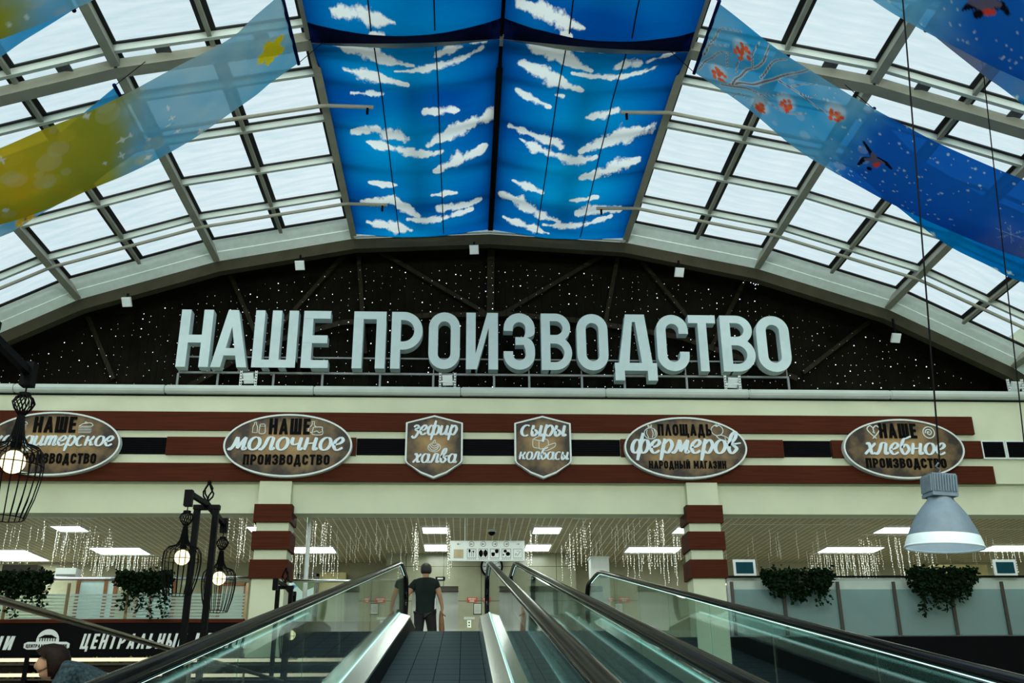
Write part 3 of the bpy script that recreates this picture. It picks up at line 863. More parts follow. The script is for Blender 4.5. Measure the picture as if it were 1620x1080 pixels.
def glyph(ch, t=.165, w=.54):
    """block capital, height 1: returns pieces and the advance width"""
    if ch == 'Н': return [rc(0,0,t,1), rc(w-t,0,w,1), rc(t*.9,.42,w-t*.9,.42+t*.85)], w
    if ch in 'АЛ':
        W = w*1.1; c = W/2; tt = t*1.02; k = .055
        P = [('p', [(0,0),(tt,0),(c+k,1),(c-k-.03,1)]), ('p', [(W-tt,0),(W,0),(c+k+.03,1),(c-k,1)])]
        if ch == 'А': P.append(rc(W*.22,.2,W*.78,.2+t*.8))
        return P, W
    if ch in 'ШЩ':
        W = w*1.36
        P = [rc(0,0,t,1), rc(W/2-t/2,0,W/2+t/2,1), rc(W-t,0,W,1), rc(0,0,W,t*.85)]
        if ch == 'Щ': P.append(rc(W-t*.2,-.16,W+t*.55,t*.85))
        return P, W+(t*.5 if ch == 'Щ' else 0)
    if ch == 'Ц':
        return [rc(0,0,t,1), rc(w-t,0,w,1), rc(0,0,w,t*.85), rc(w-t*.3,-.17,w+t*.5,t*.85)], w+t*.5
    if ch == 'Е': return [rc(0,0,t,1), rc(0,0,w*.82,t*.85), rc(0,1-t*.85,w*.82,1), rc(0,.43,w*.76,.43+t*.85)], w*.82
    if ch == 'П': return [rc(0,0,t,1), rc(w-t,0,w,1), rc(0,1-t*.85,w,1)], w
    if ch == 'Г': return [rc(0,0,t,1), rc(0,1-t*.85,w*.78,1)], w*.78
    if ch == 'Т': return [rc(w*.47-t/2,0,w*.47+t/2,1), rc(0,1-t*.9,w*.94,1)], w*.94
    if ch == 'Р': return [rc(0,0,t,1), bowl(t*.8,w,.33,1,t*.9)], w
    if ch == 'Ь': return [rc(0,0,t,1), bowl(t*.8,w*.96,0,.58,t*.9)], w*.96
    if ch == 'Ы': return [rc(0,0,t,1), bowl(t*.8,w*.9,0,.58,t*.9), rc(w*1.06,0,w*1.06+t,1)], w*1.06+t
    if ch == 'В': return [rc(0,0,t,1), bowl(t*.8,w*.96,.48,1,t*.85), bowl(t*.8,w,0,.48+t*.75,t*.85)], w
    if ch in 'ОС':
        r = w/2; ri = r-t
        if ch == 'О':
            o = arc2(r,1-r,r,r,180,0,14)+arc2(r,r,r,r,0,-180,14); i = arc2(r,1-r,ri,ri,180,0,14)+arc2(r,r,ri,ri,0,-180,14)
            return [ring(o, i, True)], w
        o = [(w,.66)]+arc2(r,1-r,r,r,0,180,14)+arc2(r,r,r,r,180,360,14)+[(w,.34)]
        i = [(w-t,.66)]+arc2(r,1-r,ri,ri,0,180,14)+arc2(r,r,ri,ri,180,360,14)+[(w-t,.34)]
        return [ring(o, i)], w
    if ch == 'З':
        r = w/2; ri = r-t; ym = .5
        o1 = [(0,.68)]+arc2(r,1-r,r,r,180,0,14)+arc2(w-.16,ym+.16,.16,.16-t*.4,0,-90,6)+[(r*.75,ym-t*.4)]
        i1 = [(t,.68)]+arc2(r,1-r,ri,ri,180,0,14)+arc2(w-.16,ym+.16,.16-t,.16-t*.4-.0,0,-90,6)+[(r*.75,ym+t*.4)]
        i1 = [(t,.68)]+arc2(r,1-r,ri,ri,180,0,14)+[(w-t-.004,ym+.1+t*.3)]*3+[(w-t-.03,ym+t*.45)]*4+[(r*.75,ym+t*.45)]
        o2 = [(0,.32)]+arc2(r,r,r,r,180,360,14)+arc2(w-.16,ym-.16,.16,.16+t*.4,0,90,6)+[(r*.75,ym+t*.42)]
        i2 = [(t,.32)]+arc2(r,r,ri,ri,180,360,14)+[(w-t-.004,ym-.1-t*.3)]*3+[(w-t-.03,ym-t*.42)]*4+[(r*.75,ym-t*.42)]
        return [ring(o1, i1), ring(o2, i2)], w
    if ch in 'ИЙ':
        P = [rc(0,0,t,1), rc(w-t,0,w,1), ('p', [(t*.55,0),(t*1.15,0),(w-t*.55,1),(w-t*1.15,1)])]
        if ch == 'Й': P.append(ring(arc2(w/2,1.24,.17,.17,200,340,8), arc2(w/2,1.24,.08,.08,200,340,8)))
        return P, w
    if ch == 'М':
        W = w*1.28
        return [rc(0,0,t,1), rc(W-t,0,W,1), ('p', [(0,1),(t,1),(W/2+t*.35,.25),(W/2-t*.35,.25)]), ('p', [(W-t,1),(W,1),(W/2+t*.35,.25),(W/2-t*.35,.25)])], W
    if ch == 'Д':
        W = w*1.18
        return [('p', [(.06,t*.6),(.06+t,t*.6),(W*.40+t*.3,1),(W*.30,1)]), ('p', [(W-.06-t,t*.6),(W-.06,t*.6),(W*.76,1),(W*.76-t,1)]), rc(W*.30,1-t*.85,W*.76,1),
                rc(0,0,W,t*.85), rc(0,-.17,t*.9,t*.5), rc(W-t*.9,-.17,W,t*.5)], W
    if ch == 'К':
        return [rc(0,0,t,1), ('p', [(t*.9,.42),(t*.9,.42+t*1.3),(w-t,1),(w,1)]), ('p', [(t*1.2,.62),(t*2.1,.7),(w*1.03,0),(w*1.03-t*1.05,0)])], w
    return [], w*.55

# flowing lower-case hand, x-height 1, as pen strokes
def ell(cx, cy, rx, ry, a0=75, a1=435, n=16): return arc2(cx, cy, rx, ry, a0, a1, n)
PEN = {
 'о': ([ell(.42,.5,.33,.5)], .88), 'с': ([ell(.42,.5,.34,.5,55,310)], .80),
 'е': ([[(.12,.42),(.45,.52),(.62,.78),(.42,1.0),(.15,.72),(.12,.3),(.38,.0),(.72,.2)]], .80),
 'а': ([ell(.40,.5,.32,.5), [(.74,1.0),(.74,.2),(.82,.02),(.98,.18)]], 1.0),
 'и': ([[(.14,1),(.14,.25),(.32,.02),(.62,.3),(.68,.6)], [(.70,1),(.70,.2),(.80,.02),(.96,.18)]], .98),
 'н': ([[(.14,1),(.14,0)], [(.14,.5),(.70,.56)], [(.70,1),(.70,.2),(.80,.02),(.96,.18)]], .98),
 'м': ([[(-.05,.12),(.08,.02),(.24,.35),(.34,1)], [(.36,1),(.52,.1)], [(.52,.1),(.86,1)], [(.88,1),(.88,.2),(.96,.02),(1.12,.18)]], 1.12),
 'л': ([[(-.05,.12),(.08,.02),(.24,.35),(.36,.95),(.66,1.0)], [(.68,1),(.68,.2),(.78,.02),(.94,.18)]], .95),
 'ч': ([[(.12,1),(.12,.62),(.28,.42),(.60,.52)], [(.66,1),(.66,.2),(.76,.02),(.92,.18)]], .93),
 'к': ([[(.14,1),(.14,0)], [(.68,.98),(.50,.62),(.2,.5)], [(.28,.52),(.50,.42),(.62,.08),(.86,.12)]], .88),
 'д': ([ell(.38,.5,.31,.5), [(.70,1),(.70,-.2),(.48,-.55),(.16,-.38)]], .88),
 'т': ([[(.12,1),(.12,0)], [(.12,.6),(.34,.98),(.48,.8),(.48,0)], [(.48,.6),(.70,.98),(.86,.8),(.86,.18),(.94,.02),(1.1,.18)]], 1.12),
 'р': ([[(.14,1.08),(.10,-.55)], [(.14,.7),(.44,1.0),(.70,.6),(.50,.02),(.18,.18)]], .82),
 'ф': ([[(.62,1.5),(.56,-.55)], ell(.32,.5,.26,.5), ell(.86,.5,.26,.5)], 1.22),
 'з': ([[(.08,.80),(.32,1.0),(.56,.78),(.30,.54),(.62,.25),(.36,-.36),(.06,-.12)]], .72),
 'х': ([[(.06,.88),(.24,.98),(.42,.5),(.56,.05),(.80,.14)], [(.74,.98),(.40,.5),(.06,.0)]], .86),
 'в': ([[(.10,.55),(.46,1.15),(.42,1.6),(.18,1.35),(.12,.4),(.38,.0),(.66,.34),(.42,.66),(.90,.78)]], .88),
 'ы': ([[(.12,1),(.12,.25),(.28,.0),(.50,.3),(.30,.56),(.14,.48)], [(.74,1),(.74,.2),(.84,.02),(1.0,.18)]], 1.0),
 'б': ([[(.74,1.60),(.44,1.42),(.20,1.28),(.10,.5),(.38,.0),(.68,.42),(.42,.86),(.14,.55)]], .82),
}
def spline(pts, k=6):
    if len(pts) < 3:
        return [(pts[0][0]+(pts[1][0]-pts[0][0])*i/4, pts[0][1]+(pts[1][1]-pts[0][1])*i/4) for i in range(5)]
    o = []
    P = [pts[0]]+list(pts)+[pts[-1]]
    for i in range(1, len(P)-2):
        p0, p1, p2, p3 = P[i-1:i+3]
        for j in range(k):
            t = j/k
            o.append(tuple(.5*((2*p1[a])+(-p0[a]+p2[a])*t+(2*p0[a]-5*p1[a]+4*p2[a]-p3[a])*t*t+(-p0[a]+3*p1[a]-3*p2[a]+p3[a])*t**3) for a in (0, 1)))
    o.append(pts[-1]); return o
def pen_strip(pts, wmax, wmin):
    L, R_ = [], []
    for i, p in enumerate(pts):
        a = pts[max(i-1, 0)]; b = pts[min(i+1, len(pts)-1)]
        dx, dy = b[0]-a[0], b[1]-a[1]; l = math.hypot(dx, dy) or 1e-6; dx /= l; dy /= l
        w = (wmin+(wmax-wmin)*abs(dy)**1.4)/2
        if i in (0, len(pts)-1): w *= .7
        L.append((p[0]-dy*w, p[1]+dx*w)); R_.append((p[0]+dy*w, p[1]-dx*w))
    return L, R_

def put(mb, pieces, fn, d0, d1, eps=.0006):
    for k, pc in enumerate(pieces):
        e = k*eps
        if pc[0] == 'p': mb.prism(pc[1], fn, d0-e, d1)
        else: mb.strip(pc[1], pc[2], fn, d0-e, d1, pc[3])

def block_text(s, x0, x1, z0, z1, y0, depth, mt, parent, name='lettering', t=.2, gap=.12, shear=0.0, mb=None):
    """block capitals filling the box x0..x1, z0..z1 on a face looking towards -Y"""
    adv = 0; lay = []
    for ch in s:
        g, w = glyph(ch, t)
        lay.append((g, adv)); adv += w+gap
    adv -= gap
    kx = (x1-x0)/adv; kz = z1-z0
    own = mb is None
    mb = mb or MB()
    for g, a in lay:
        put(mb, g, lambda u, v, d: (x0+(a+u)*kx+shear*v*kz, y0-d, z0+v*kz), depth, 0)
    return mb.build(name, mt, parent) if own else mb

def pen_text(s, x0, x1, zb, xh, y0, depth, mt, parent, name='lettering', w=.26, shear=.22):
    adv = 0; lay = []
    for ch in s:
        st, a = PEN[ch]; lay.append((st, adv)); adv += a
    k = (x1-x0)/adv
    mb = MB(); n = 0
    for st, a in lay:
        for q in st:
            n += 1
            p = spline(q) if len(q) < 12 else q
            p = [((a+u)*k/xh+shear*v, v) for u, v in p]
            L, R_ = pen_strip(p, w, w*.36)
            e = (n % 5)*.0007
            mb.strip(L, R_, lambda u, v, d: (x0+u*xh, y0-d, zb+v*xh), depth-e, 0)
    return mb.build(name, mt, parent)

def line_icon(strokes, cx, cz, size, y0, parent, wd=.07, name='drawn_icon', mt=None):
    mb = MB()
    for n, q in enumerate(strokes):
        p = spline(q) if 2 < len(q) < 9 else q
        L, R_ = pen_strip(p, wd, wd)
        mb.strip(L, R_, lambda u, v, d: (cx+u*size, y0-d, cz+v*size), .012-(n % 4)*.0006, 0)
    return mb.build(name, mt or MT['white_icon'], parent)

# ------------------------------------------------------------------ the big letters on the parapet
YT = 19.2
LZ0, LZ1 = 5.57, 6.83
def zline(x): return float(at(x, 583, Y=YT)[2])
letters = [('Н',277,328,'first letter of the first word'),('А',332,389,'second letter of the first word'),('Ш',397,466,'third letter of the first word'),('Е',475,518,'last letter of the first word'),
 ('П',556,608,'first letter of the second word'),('Р',617,667,'second letter of the second word'),('О',677,727,'round letter between Р and И'),('И',737,788,'fourth letter of the second word'),
 ('З',797,847,'fifth letter of the second word'),('В',857,906,'letter between З and the middle О'),('О',914,964,'round letter between В and Д'),('Д',973,1040,'letter with two feet hanging below the line'),
 ('С',1042,1093,'open round letter right of Д'),('Т',1094,1138,'letter right of С'),('В',1145,1198,'letter second from the right end'),('О',1202,1255,'round letter at the right end of the sign')]
for ch, a, b, d in letters:
    x0 = float(at(a, 581, Y=YT)[0]); x1 = float(at(b, 586, Y=YT)[0])
    g, w = glyph(ch, .16, .54)
    k = (x1-x0)/w
    mb = MB()
    put(mb, g, lambda u, v, dd: (x0+u*k, YT-dd, LZ0+v*(LZ1-LZ0)), .0, -.24, -.0015)
    o = mb.build('sign_letter', MT['letter'])
    tag(o, 'large white block letter %s, %s' % (ch, d), 'letter', 'large white letters above the fascia')
fr = thing('letter_frame', (0.6, YT+.12, 4.93), 'grey steel frame carrying the large white letters', 'frame')
x0, x1 = px_x(277, 590, YT), px_x(1254, 590, YT)
MB().box(x0, x1, YT+.25, YT+.29, LZ0-.045, LZ0-.005).build('bottom_rail', MT['steel'], fr)
MB().box(x0, x1, YT+.25, YT+.275, LZ0+.30, LZ0+.33).build('rear_rail', MT['steel'], fr)
for x in (277, 341, 430, 508, 600, 685, 782, 838, 922, 990, 1089, 1170, 1251):
    X = px_x(x, 600, YT+.1)
    MB().box(X-.022, X+.022, YT+.25, YT+.29, 4.93, LZ0-.045).build('post', MT['steel'], fr)
    MB().box(X-.012, X+.012, YT+.295, YT+.315, 4.93, LZ0+.33).build('rear_post', MT['steel'], fr)

# ------------------------------------------------------------------ sign boards on the fascia
YS = YW-.20            # face of the boards
def px_m(px, y=YS): return px*y*1.02/F_PX
SIGN_TOP = {}
def board(outline, cx, cz, rx, rz, label, name):
    s = thing(name, (cx, YS, cz), label, 'sign', 'sign boards on the fascia')
    fn = lambda u, v, d: (cx+u, YS+d, cz+v)
    out = outline(1.0)
    inn = outline(1.0-.024/rx*1.4)
    MB().prism(out, fn, .03, .13).build('board', MT['rim'], s)
    MB().strip(out, inn, fn, 0, .03, True).build('rim', MT['rim'], s)
    MB().prism(inn, fn, .015, .04).build('printed_panel', radial_mat('aged_print', (.36, .22, .085), (.022, .012, .006), rx, rz), s)
    for sx in (-.5, .5):
        MB().box(cx+sx*rx-.04, cx+sx*rx+.04, YS+.13, YW-.065, cz-.05, cz+.05).build('spacer', MT['steel'], s)
    return s
def oval(xa, xb, ya, yb, label):
    p0 = at(xa, (ya+yb)/2, Y=YS); p1 = at(xb, (ya+yb)/2, Y=YS); q0 = at((xa+xb)/2, ya, Y=YS); q1 = at((xa+xb)/2, yb, Y=YS)
    cx = float(p0[0]+p1[0])/2; cz = float(q0[2]+q1[2])/2; rx = float(p1[0]-p0[0])/2; rz = float(q0[2]-q1[2])/2
    o = lambda k: [(rx*k*math.cos(2*math.pi*i/64), (rz-rx*(1-k))*math.sin(2*math.pi*i/64)) for i in range(64)]
    return board(o, cx, cz, rx, rz, label, 'sign_board'), cx, cz, rx, rz
def shield(xa, xb, ya, yb, label):
    p0 = at(xa, (ya+yb)/2, Y=YS); p1 = at(xb, (ya+yb)/2, Y=YS); q0 = at((xa+xb)/2, ya, Y=YS); q1 = at((xa+xb)/2, yb, Y=YS)
    cx = float(p0[0]+p1[0])/2; cz = float(q0[2]+q1[2])/2; rx = float(p1[0]-p0[0])/2; rz = float(q0[2]-q1[2])/2
    def o(k):
        d = rx*(1-k); a = rx-d; z1 = rz-d; zs = rz*.76-d*.55
        P = [(0, z1), (-a, zs), (-a, -rz*.42)]+[(-a+a*.18*(i/4)**2*1.2, -rz*.42-(rz*.2)*i/4) for i in range(1, 5)]
        P = P+[(-a*.45, -rz*.84+d*.8), (0, -z1+d*.1)]
        M_ = [(-x, z) for x, z in P[::-1] if abs(x) > 1e-9]
        return P+M_
    return board(o, cx, cz, rx, rz, label, 'shield_sign'), cx, cz, rx, rz

IC = YS+.015
ICONS = {
 'bottles': [[(-.5,.5),(-.5,.3),(-.62,.05),(-.62,-.5),(-.2,-.5),(-.2,.05),(-.32,.3),(-.32,.5),(-.5,.5)], [(.02,.3),(.0,.0),(.0,-.55),(.5,-.55),(.5,.0),(.44,.3),(.02,.3)], [(.02,.12),(.46,.12)]],
 'jar': [[(-.42,.55),(-.12,.55)], [(-.36,.5),(-.36,.25),(-.6,-.05),(-.6,-.4),(-.25,-.4)], [(-.16,.5),(-.16,.25),(.0,.08)], [(-.2,.05),(.5,.05),(.55,-.15),(.55,-.6),(-.25,-.6),(-.25,-.15),(-.2,.05)], [(-.2,-.4),(.1,-.3),(.3,-.45),(.5,-.35)]],
 'cake': [[(-.6,.1),(-.2,.35),(.45,.42),(.6,.12),(-.6,.1)], [(-.6,-.05),(.6,-.05)], [(-.6,-.2),(.6,-.2)], [(-.6,-.35),(.6,-.35)], [(-.58,-.5),(.58,-.5)], ell(0,.45,.08,.08)],
 'swirl': [ell(0,-.1,.58,.42), [(-.5,.0),(-.2,-.35),(.2,-.3),(.45,.05)], [(-.42,.15),(-.1,-.15),(.25,-.08),(.38,.2)], [(-.3,.25),(.0,.02),(.3,.2)], [(-.2,.3),(.05,.6),(.1,.3)]],
 'cheese': [[(-.7,.3),(-.3,.5),(.05,.42),(-.05,.2),(-.7,.3)], [(-.7,.3),(-.68,-.2),(-.3,-.3)], [(-.3,.18),(.1,.32),(.3,.2),(.3,-.05)], [(-.3,.18),(-.28,-.32),(.0,-.3)], [(.0,-.4),(.2,-.15),(.7,.05),(.78,.0),(.7,-.2),(.2,-.45),(.0,-.4)]],
 'onion': [ell(0,-.1,.5,.45), [(-.1,.32),(-.2,.6),(.0,.42),(.1,.6),(.08,.32)], [(-.25,.2),(-.3,-.1),(-.15,-.45)], [(.1,.25),(.2,-.1),(.1,-.45)], [(.3,.2),(.38,-.1),(.3,-.3)]],
 'tomato': [ell(-.2,.15,.42,.38), [(-.35,.55),(-.2,.42),(.0,.6)], [(-.2,.42),(-.25,.65)], [(-.3,-.25),(.1,-.2),(.6,-.45),(.68,-.6),(.4,-.62),(-.1,-.45),(-.3,-.25)], [(.3,-.36),(.36,-.55)]],
 'pretzel': [[(-.15,-.55),(.3,-.1),(.5,.25),(.25,.5),(.0,.28),(.02,-.05)], [(.15,-.55),(-.3,-.1),(-.5,.25),(-.25,.5),(.0,.28)], [(-.1,.0),(.08,-.12)]],
 'bun': [[(.05,.0),(-.08,.06),(-.12,-.08),(.06,-.18),(.22,.0),(.1,.22),(-.18,.2),(-.3,-.06)], ell(0,0,.46,.46)],
}
def icon(key, s, px, pz, sx, wd=.08):
    k_ = 1.25 if key in ('swirl', 'cheese') else 1.5
    X, _, Z = at(px, pz, Y=IC)
    line_icon(ICONS[key], float(X), float(Z), sx*k_, IC, s, wd*.85)
def bt(txt, s, a, b, zt, zb_, mt='ink', t=.205, gap=.13, dp=.022, shear=0):
    X0, _, _ = at(a, zb_, Y=IC); X1, _, _ = at(b, zb_, Y=IC); m = (a+b)/2
    block_text(txt, float(X0), float(X1), float(at(m, zb_, Y=IC)[2]), float(at(m, zt, Y=IC)[2]), IC, dp, MT[mt], s, t=t, gap=gap, shear=shear)
def pt(txt, s, a, b, base, top, w=.28, dp=.03, shear=.22):
    X0, _, _ = at(a, base, Y=IC); X1, _, _ = at(b, base, Y=IC); m = (a+b)/2
    zb_ = float(at(m, base, Y=IC)[2]); xh = float(at(m, top, Y=IC)[2])-zb_
    pen_text(txt, float(X0), float(X1), zb_, xh, IC, dp, MT['script'], s, w=w, shear=shear)

s, *_ = oval(-28, 190, 651, 752, 'brown oval sign with a cake drawing, partly behind the big caged pendant lamp')
bt('НАШЕ', s, 52, 119, 659, 684); pt('кондитерское', s, -14, 178, 705, 689.5); bt('ПРОИЗВОДСТВО', s, 24, 151, 717, 733)
icon('cake', s, 135, 676, .14); icon('cake', s, 33, 673, .12)
s, *_ = oval(353, 557, 654.5, 754, 'brown oval sign with milk bottle drawings, lettered молочное')
bt('НАШЕ', s, 425, 490, 662, 687); pt('молочное', s, 362, 543, 712, 692); bt('ПРОИЗВОДСТВО', s, 384, 521, 719, 735)
icon('bottles', s, 411, 676, .14); icon('jar', s, 500, 676.5, .15)
s, *_ = shield(641, 732, 656.5, 756, 'brown shield sign with a whipped sweet, lettered зефир халва')
pt('зефир', s, 651, 722, 688, 673); pt('халва', s, 652, 722, 732, 718); icon('swirl', s, 687, 706, .17)
s, *_ = shield(814, 904, 657.5, 756, 'brown shield sign with cheese and sausage, lettered сыры колбасы')
pt('сыры', s, 822, 895, 690, 673); pt('колбасы', s, 820, 899, 727, 715); icon('cheese', s, 860, 702, .24, .06)
s, *_ = oval(988, 1182, 659.5, 757, 'brown oval sign with vegetables, lettered фермеров')
bt('ПЛОЩАДЬ', s, 1041, 1126, 671, 689); pt('фермеров', s, 997, 1169, 717, 696); bt('НАРОДНЫЙ', s, 1027, 1092, 729, 741); bt('МАГАЗИН', s, 1098, 1149, 729, 741)
icon('onion', s, 1029, 683.5, .17, .07); icon('tomato', s, 1139, 684, .19, .07)
s, *_ = oval(1335, 1526, 662.5, 757, 'brown oval sign with pretzel and bun, lettered хлебное')
bt('НАШЕ', s, 1392, 1451, 670, 693); pt('хлебное', s, 1367, 1496, 719, 701); bt('ПРОИЗВОДСТВО', s, 1371, 1498, 725, 740)
icon('pretzel', s, 1382, 683, .17, .1); icon('bun', s, 1469, 684, .17, .1)

# black lettered band along the left floor edge
YBn = 18.92
bn = thing('lettered_band', (-7.5, YBn, -.06), 'long black band with slanted white lettering under the striped glass railing', 'sign')
MB().box(XL, -3.98, YBn, YBn+.08, -.07, .535).build('band', MT['void'], bn)
MB().box(-3.27, -1.3, YBn, YBn+.05, -.07, .535).build('band', MT['void'], bn)
def bb(txt, a, b, zt, zb_, sh=.2):
    X0 = float(at(a, zb_, Y=YBn)[0]); X1 = float(at(b, zb_, Y=YBn)[0]); m = (a+b)/2
    block_text(txt, X0, X1, float(at(m, zb_, Y=YBn)[2]), float(at(m, zt, Y=YBn)[2]), YBn, .02, MT['white'], bn, t=.2, gap=.22, shear=sh)
bb('НИ', -14, 17, 1006, 1028); bb('ЦЕНТРАЛЬНЫЙ', 126, 290, 1002, 1026); bb('РЫНОК', 305, 397, 1001, 1025)
ex, ez = float(at(75, 1016, Y=YBn)[0]), float(at(75, 1016, Y=YBn)[2])
em = MB()
em.prism([(ex+.20*math.cos(t), ez+.03+.20*math.sin(t)) for t in [2*math.pi*k/32 for k in range(32)]], lambda u, v, d: (u, YBn-d, v), .012, 0)
em.prism([(ex-.40, ez-.09), (ex-.34, ez-.12), (ex+.34, ez-.12), (ex+.40, ez-.09), (ex+.40, ez-.02), (ex+.34, ez+.01), (ex-.34, ez+.01), (ex-.40, ez-.02)], lambda u, v, d: (u, YBn-d, v), .016, 0)
eo = em.build('emblem', MT['white'], bn)
em = MB()
fnb = lambda u, v, d: (u, YBn-.016-d, v)
em.prism([(ex-.17, ez+.075), (ex+.17, ez+.075), (ex+.06, ez+.13), (ex-.06, ez+.13)], fnb, .006, 0)
for k in range(7):
    x = ex-.135+.045*k
    em.prism([(x-.007, ez+.02), (x+.007, ez+.02), (x+.007, ez+.075), (x-.007, ez+.075)], fnb, .006, 0)
block_text('ЦЕНТРАЛЬНЫЙ', ex-.36, ex+.12, ez-.09, ez-.03, YBn-.016, .006, None, None, mb=em)
block_text('РЫНОК', ex+.15, ex+.36, ez-.09, ez-.03, YBn-.016, .006, None, None, mb=em)
em.build('emblem_print', MT['ink'], eo)
# ================================================================== printed cloths under the roof
rng = np.random.default_rng(5)
def grid_mesh(name, X, Y, Z, mt, parent, cols, smooth=True):
    n, m = X.shape
    o0 = wloc(parent)
    v = np.stack([X-o0.x, Y-o0.y, Z-o0.z], -1).reshape(-1, 3)
    idx = np.arange(n*m).reshape(n, m)
    f = np.stack([idx[:-1, :-1], idx[1:, :-1], idx[1:, 1:], idx[:-1, 1:]], -1).reshape(-1, 4)
    me = bpy.data.meshes.new(name)
    me.from_pydata(v.tolist(), [], f.tolist())
    me.polygons.foreach_set('use_smooth', [smooth]*len(me.polygons))
    me.materials.append(mt)
    o = bpy.data.objects.new(name, me); C.objects.link(o); o.parent = parent
    set_print(o, cols.reshape(-1, cols.shape[-1]))
    return o
def fnoise(x, y, z=0.0, oct=4):
    """smooth lattice noise on arrays, about -1..1"""
    out = np.zeros_like(x); amp = 1.0; tot = 0
    for k in range(oct):
        xs = x*2**k+17.3*k; ys = y*2**k+9.1*k+z
        xi = np.floor(xs).astype(int); yi = np.floor(ys).astype(int)
        fx = xs-xi; fy = ys-yi; fx = fx*fx*(3-2*fx); fy = fy*fy*(3-2*fy)
        def h(a, b):
            q = (a*374761393+b*668265263) & 0x7fffffff
            q = ((q ^ (q >> 13))*1274126177) & 0x7fffffff
            return ((q ^ (q >> 16)) % 65536)/32768.0-1
        v = (h(xi, yi)*(1-fx)+h(xi+1, yi)*fx)*(1-fy)+(h(xi, yi+1)*(1-fx)+h(xi+1, yi+1)*fx)*fy
        out += amp*v; tot += amp; amp *= .55
    return out/tot*1.6
def sst(x, a, b):
    t = np.clip((x-a)/(b-a), 0, 1); return t*t*(3-2*t)
def chain_d(x, y, pts):
    """normalised distance to a chain of (x, y, radius)"""
    best = np.full_like(x, 9.0)
    if len(pts) == 1: pts = [pts[0], pts[0]]
    for (x0, y0, r0), (x1, y1, r1) in zip(pts, pts[1:]):
        dx, dy = x1-x0, y1-y0; l2 = dx*dx+dy*dy+1e-9
        t = np.clip(((x-x0)*dx+(y-y0)*dy)/l2, 0, 1)
        d = np.hypot(x-x0-t*dx, y-y0-t*dy)/(r0+(r1-r0)*t)
        best = np.minimum(best, d)
    return best
def mixc(c, m, col): return c*(1-m[..., None])+np.array(col)*m[..., None]

# ---- the sky cloth: two bays, each half hung between the ridge and the first beam
CLOUDS_L = [[(530,2,12),(570,6,12),(600,10,10),(625,16,4)],[(590,32,4),(605,34,6)],
 [(530,58,8),(555,62,14),(580,68,14),(605,80,12),(630,92,8),(652,98,4)],
 [(625,109,3),(660,109,6),(690,104,8),(715,99,9),(745,88,8),(762,78,4)],[(695,80,8),(712,74,10),(730,72,7)],[(745,68,5),(765,63,7),(782,58,4)],
 [(545,110,8),(570,114,12),(600,122,9),(630,130,6),(645,134,3)],[(556,149,4),(580,150,6),(605,151,5)],[(672,178,5),(700,180,7),(725,182,4)],
 [(558,211,5),(580,208,7),(597,205,7)],[(610,213,9),(630,214,10),(640,220,8)],
 [(580,227,4),(605,233,8),(630,238,9),(655,244,8),(680,248,6),(700,245,4)],
 [(677,234,5),(690,226,7),(710,218,10),(735,210,12),(755,203,11),(775,196,8)],
 [(688,272,4),(710,266,8),(735,258,11),(757,250,9),(770,246,5)],[(585,290,3),(605,292,5),(628,293,3)],[(683,312,3),(705,312,5),(722,312,3)],
 [(572,322,3),(595,322,6),(620,318,8),(635,326,10),(650,336,7),(662,342,3)],[(645,346,3),(670,349,5),(700,350,6),(725,345,5),(745,340,4)],
 [(695,333,5),(715,333,6),(740,332,5),(760,328,3)],[(582,353,4),(600,356,9),(625,360,8),(650,364,4)]]
CLOUDS_R = [[(825,6,10),(860,10,16),(890,18,12),(915,24,7),(925,26,3)],[(890,38,5),(900,38,6)],
 [(818,60,8),(845,64,14),(870,74,15),(895,85,14),(915,96,9),(935,107,4)],[(905,114,3),(935,117,6),(965,118,7),(995,114,8),(1025,106,8),(1040,97,4)],
 [(975,96,7),(992,92,10),(1010,92,7)],[(1025,88,5),(1045,82,7),(1065,76,4)],
 [(822,110,8),(845,115,13),(870,124,13),(895,137,9),(918,144,4)],[(880,157,4),(890,157,4)],[(818,157,4),(835,163,8),(858,171,6),(870,175,3)],
 [(928,186,4),(950,182,7),(975,176,5)],[(806,212,4),(825,217,7),(843,221,6),(862,226,9),(878,228,10),(887,236,7)],
 [(822,231,4),(845,240,9),(870,248,8),(900,255,8),(925,255,7),(942,250,4)],[(918,242,5),(935,235,8),(960,224,13),(985,213,17),(1005,208,15),(1025,205,9)],
 [(920,280,4),(945,274,9),(975,265,12),(1000,258,9),(1010,255,5)],[(813,297,3),(835,303,6),(858,309,3)],[(902,319,3),(925,316,5),(945,313,3)],
 [(793,322,5),(815,326,9),(840,336,9),(862,344,7),(885,352,4)],[(860,358,3),(885,358,6),(915,356,6),(945,350,5),(965,344,3)],
 [(912,338,5),(930,334,8),(955,332,6),(980,333,4)],[(797,355,4),(820,361,8),(845,367,7),(868,372,3)]]
def cloud_field(X, Y, clouds, near):
    """print of clouds: chain positions measured in the photograph, laid out on the cloth in metres"""
    f = np.full_like(X, -3.0)
    for ch in clouds:
        if (ch[0][1] < 44) != near: continue
        mx_, my_ = np.mean([c[0] for c in ch]), np.mean([c[1] for c in ch])
        p = at(mx_, my_, Z=8.72); sx = at(mx_+1, my_, Z=8.72)[0]-p[0]; sy = at(mx_, my_+1, Z=8.72)[1]-p[1]
        P = []
        for x, y, r in ch:
            q = at(x, y, Z=8.72); P.append((q[0]/sx, q[1]/sy, r*1.05))
        f = np.maximum(f, 1-chain_d(X/sx, Y/sy, P))
    return f
MT['sky_cloth'] = cloth('printed_sky_cloth', trans=.62, bump=.35, bscale=(2.5, 9, 2), clouds=True)
MT['hem'] = mat('navy_hem_cloth', (.002, .006, .045), .9, var=.3, spec=.02)
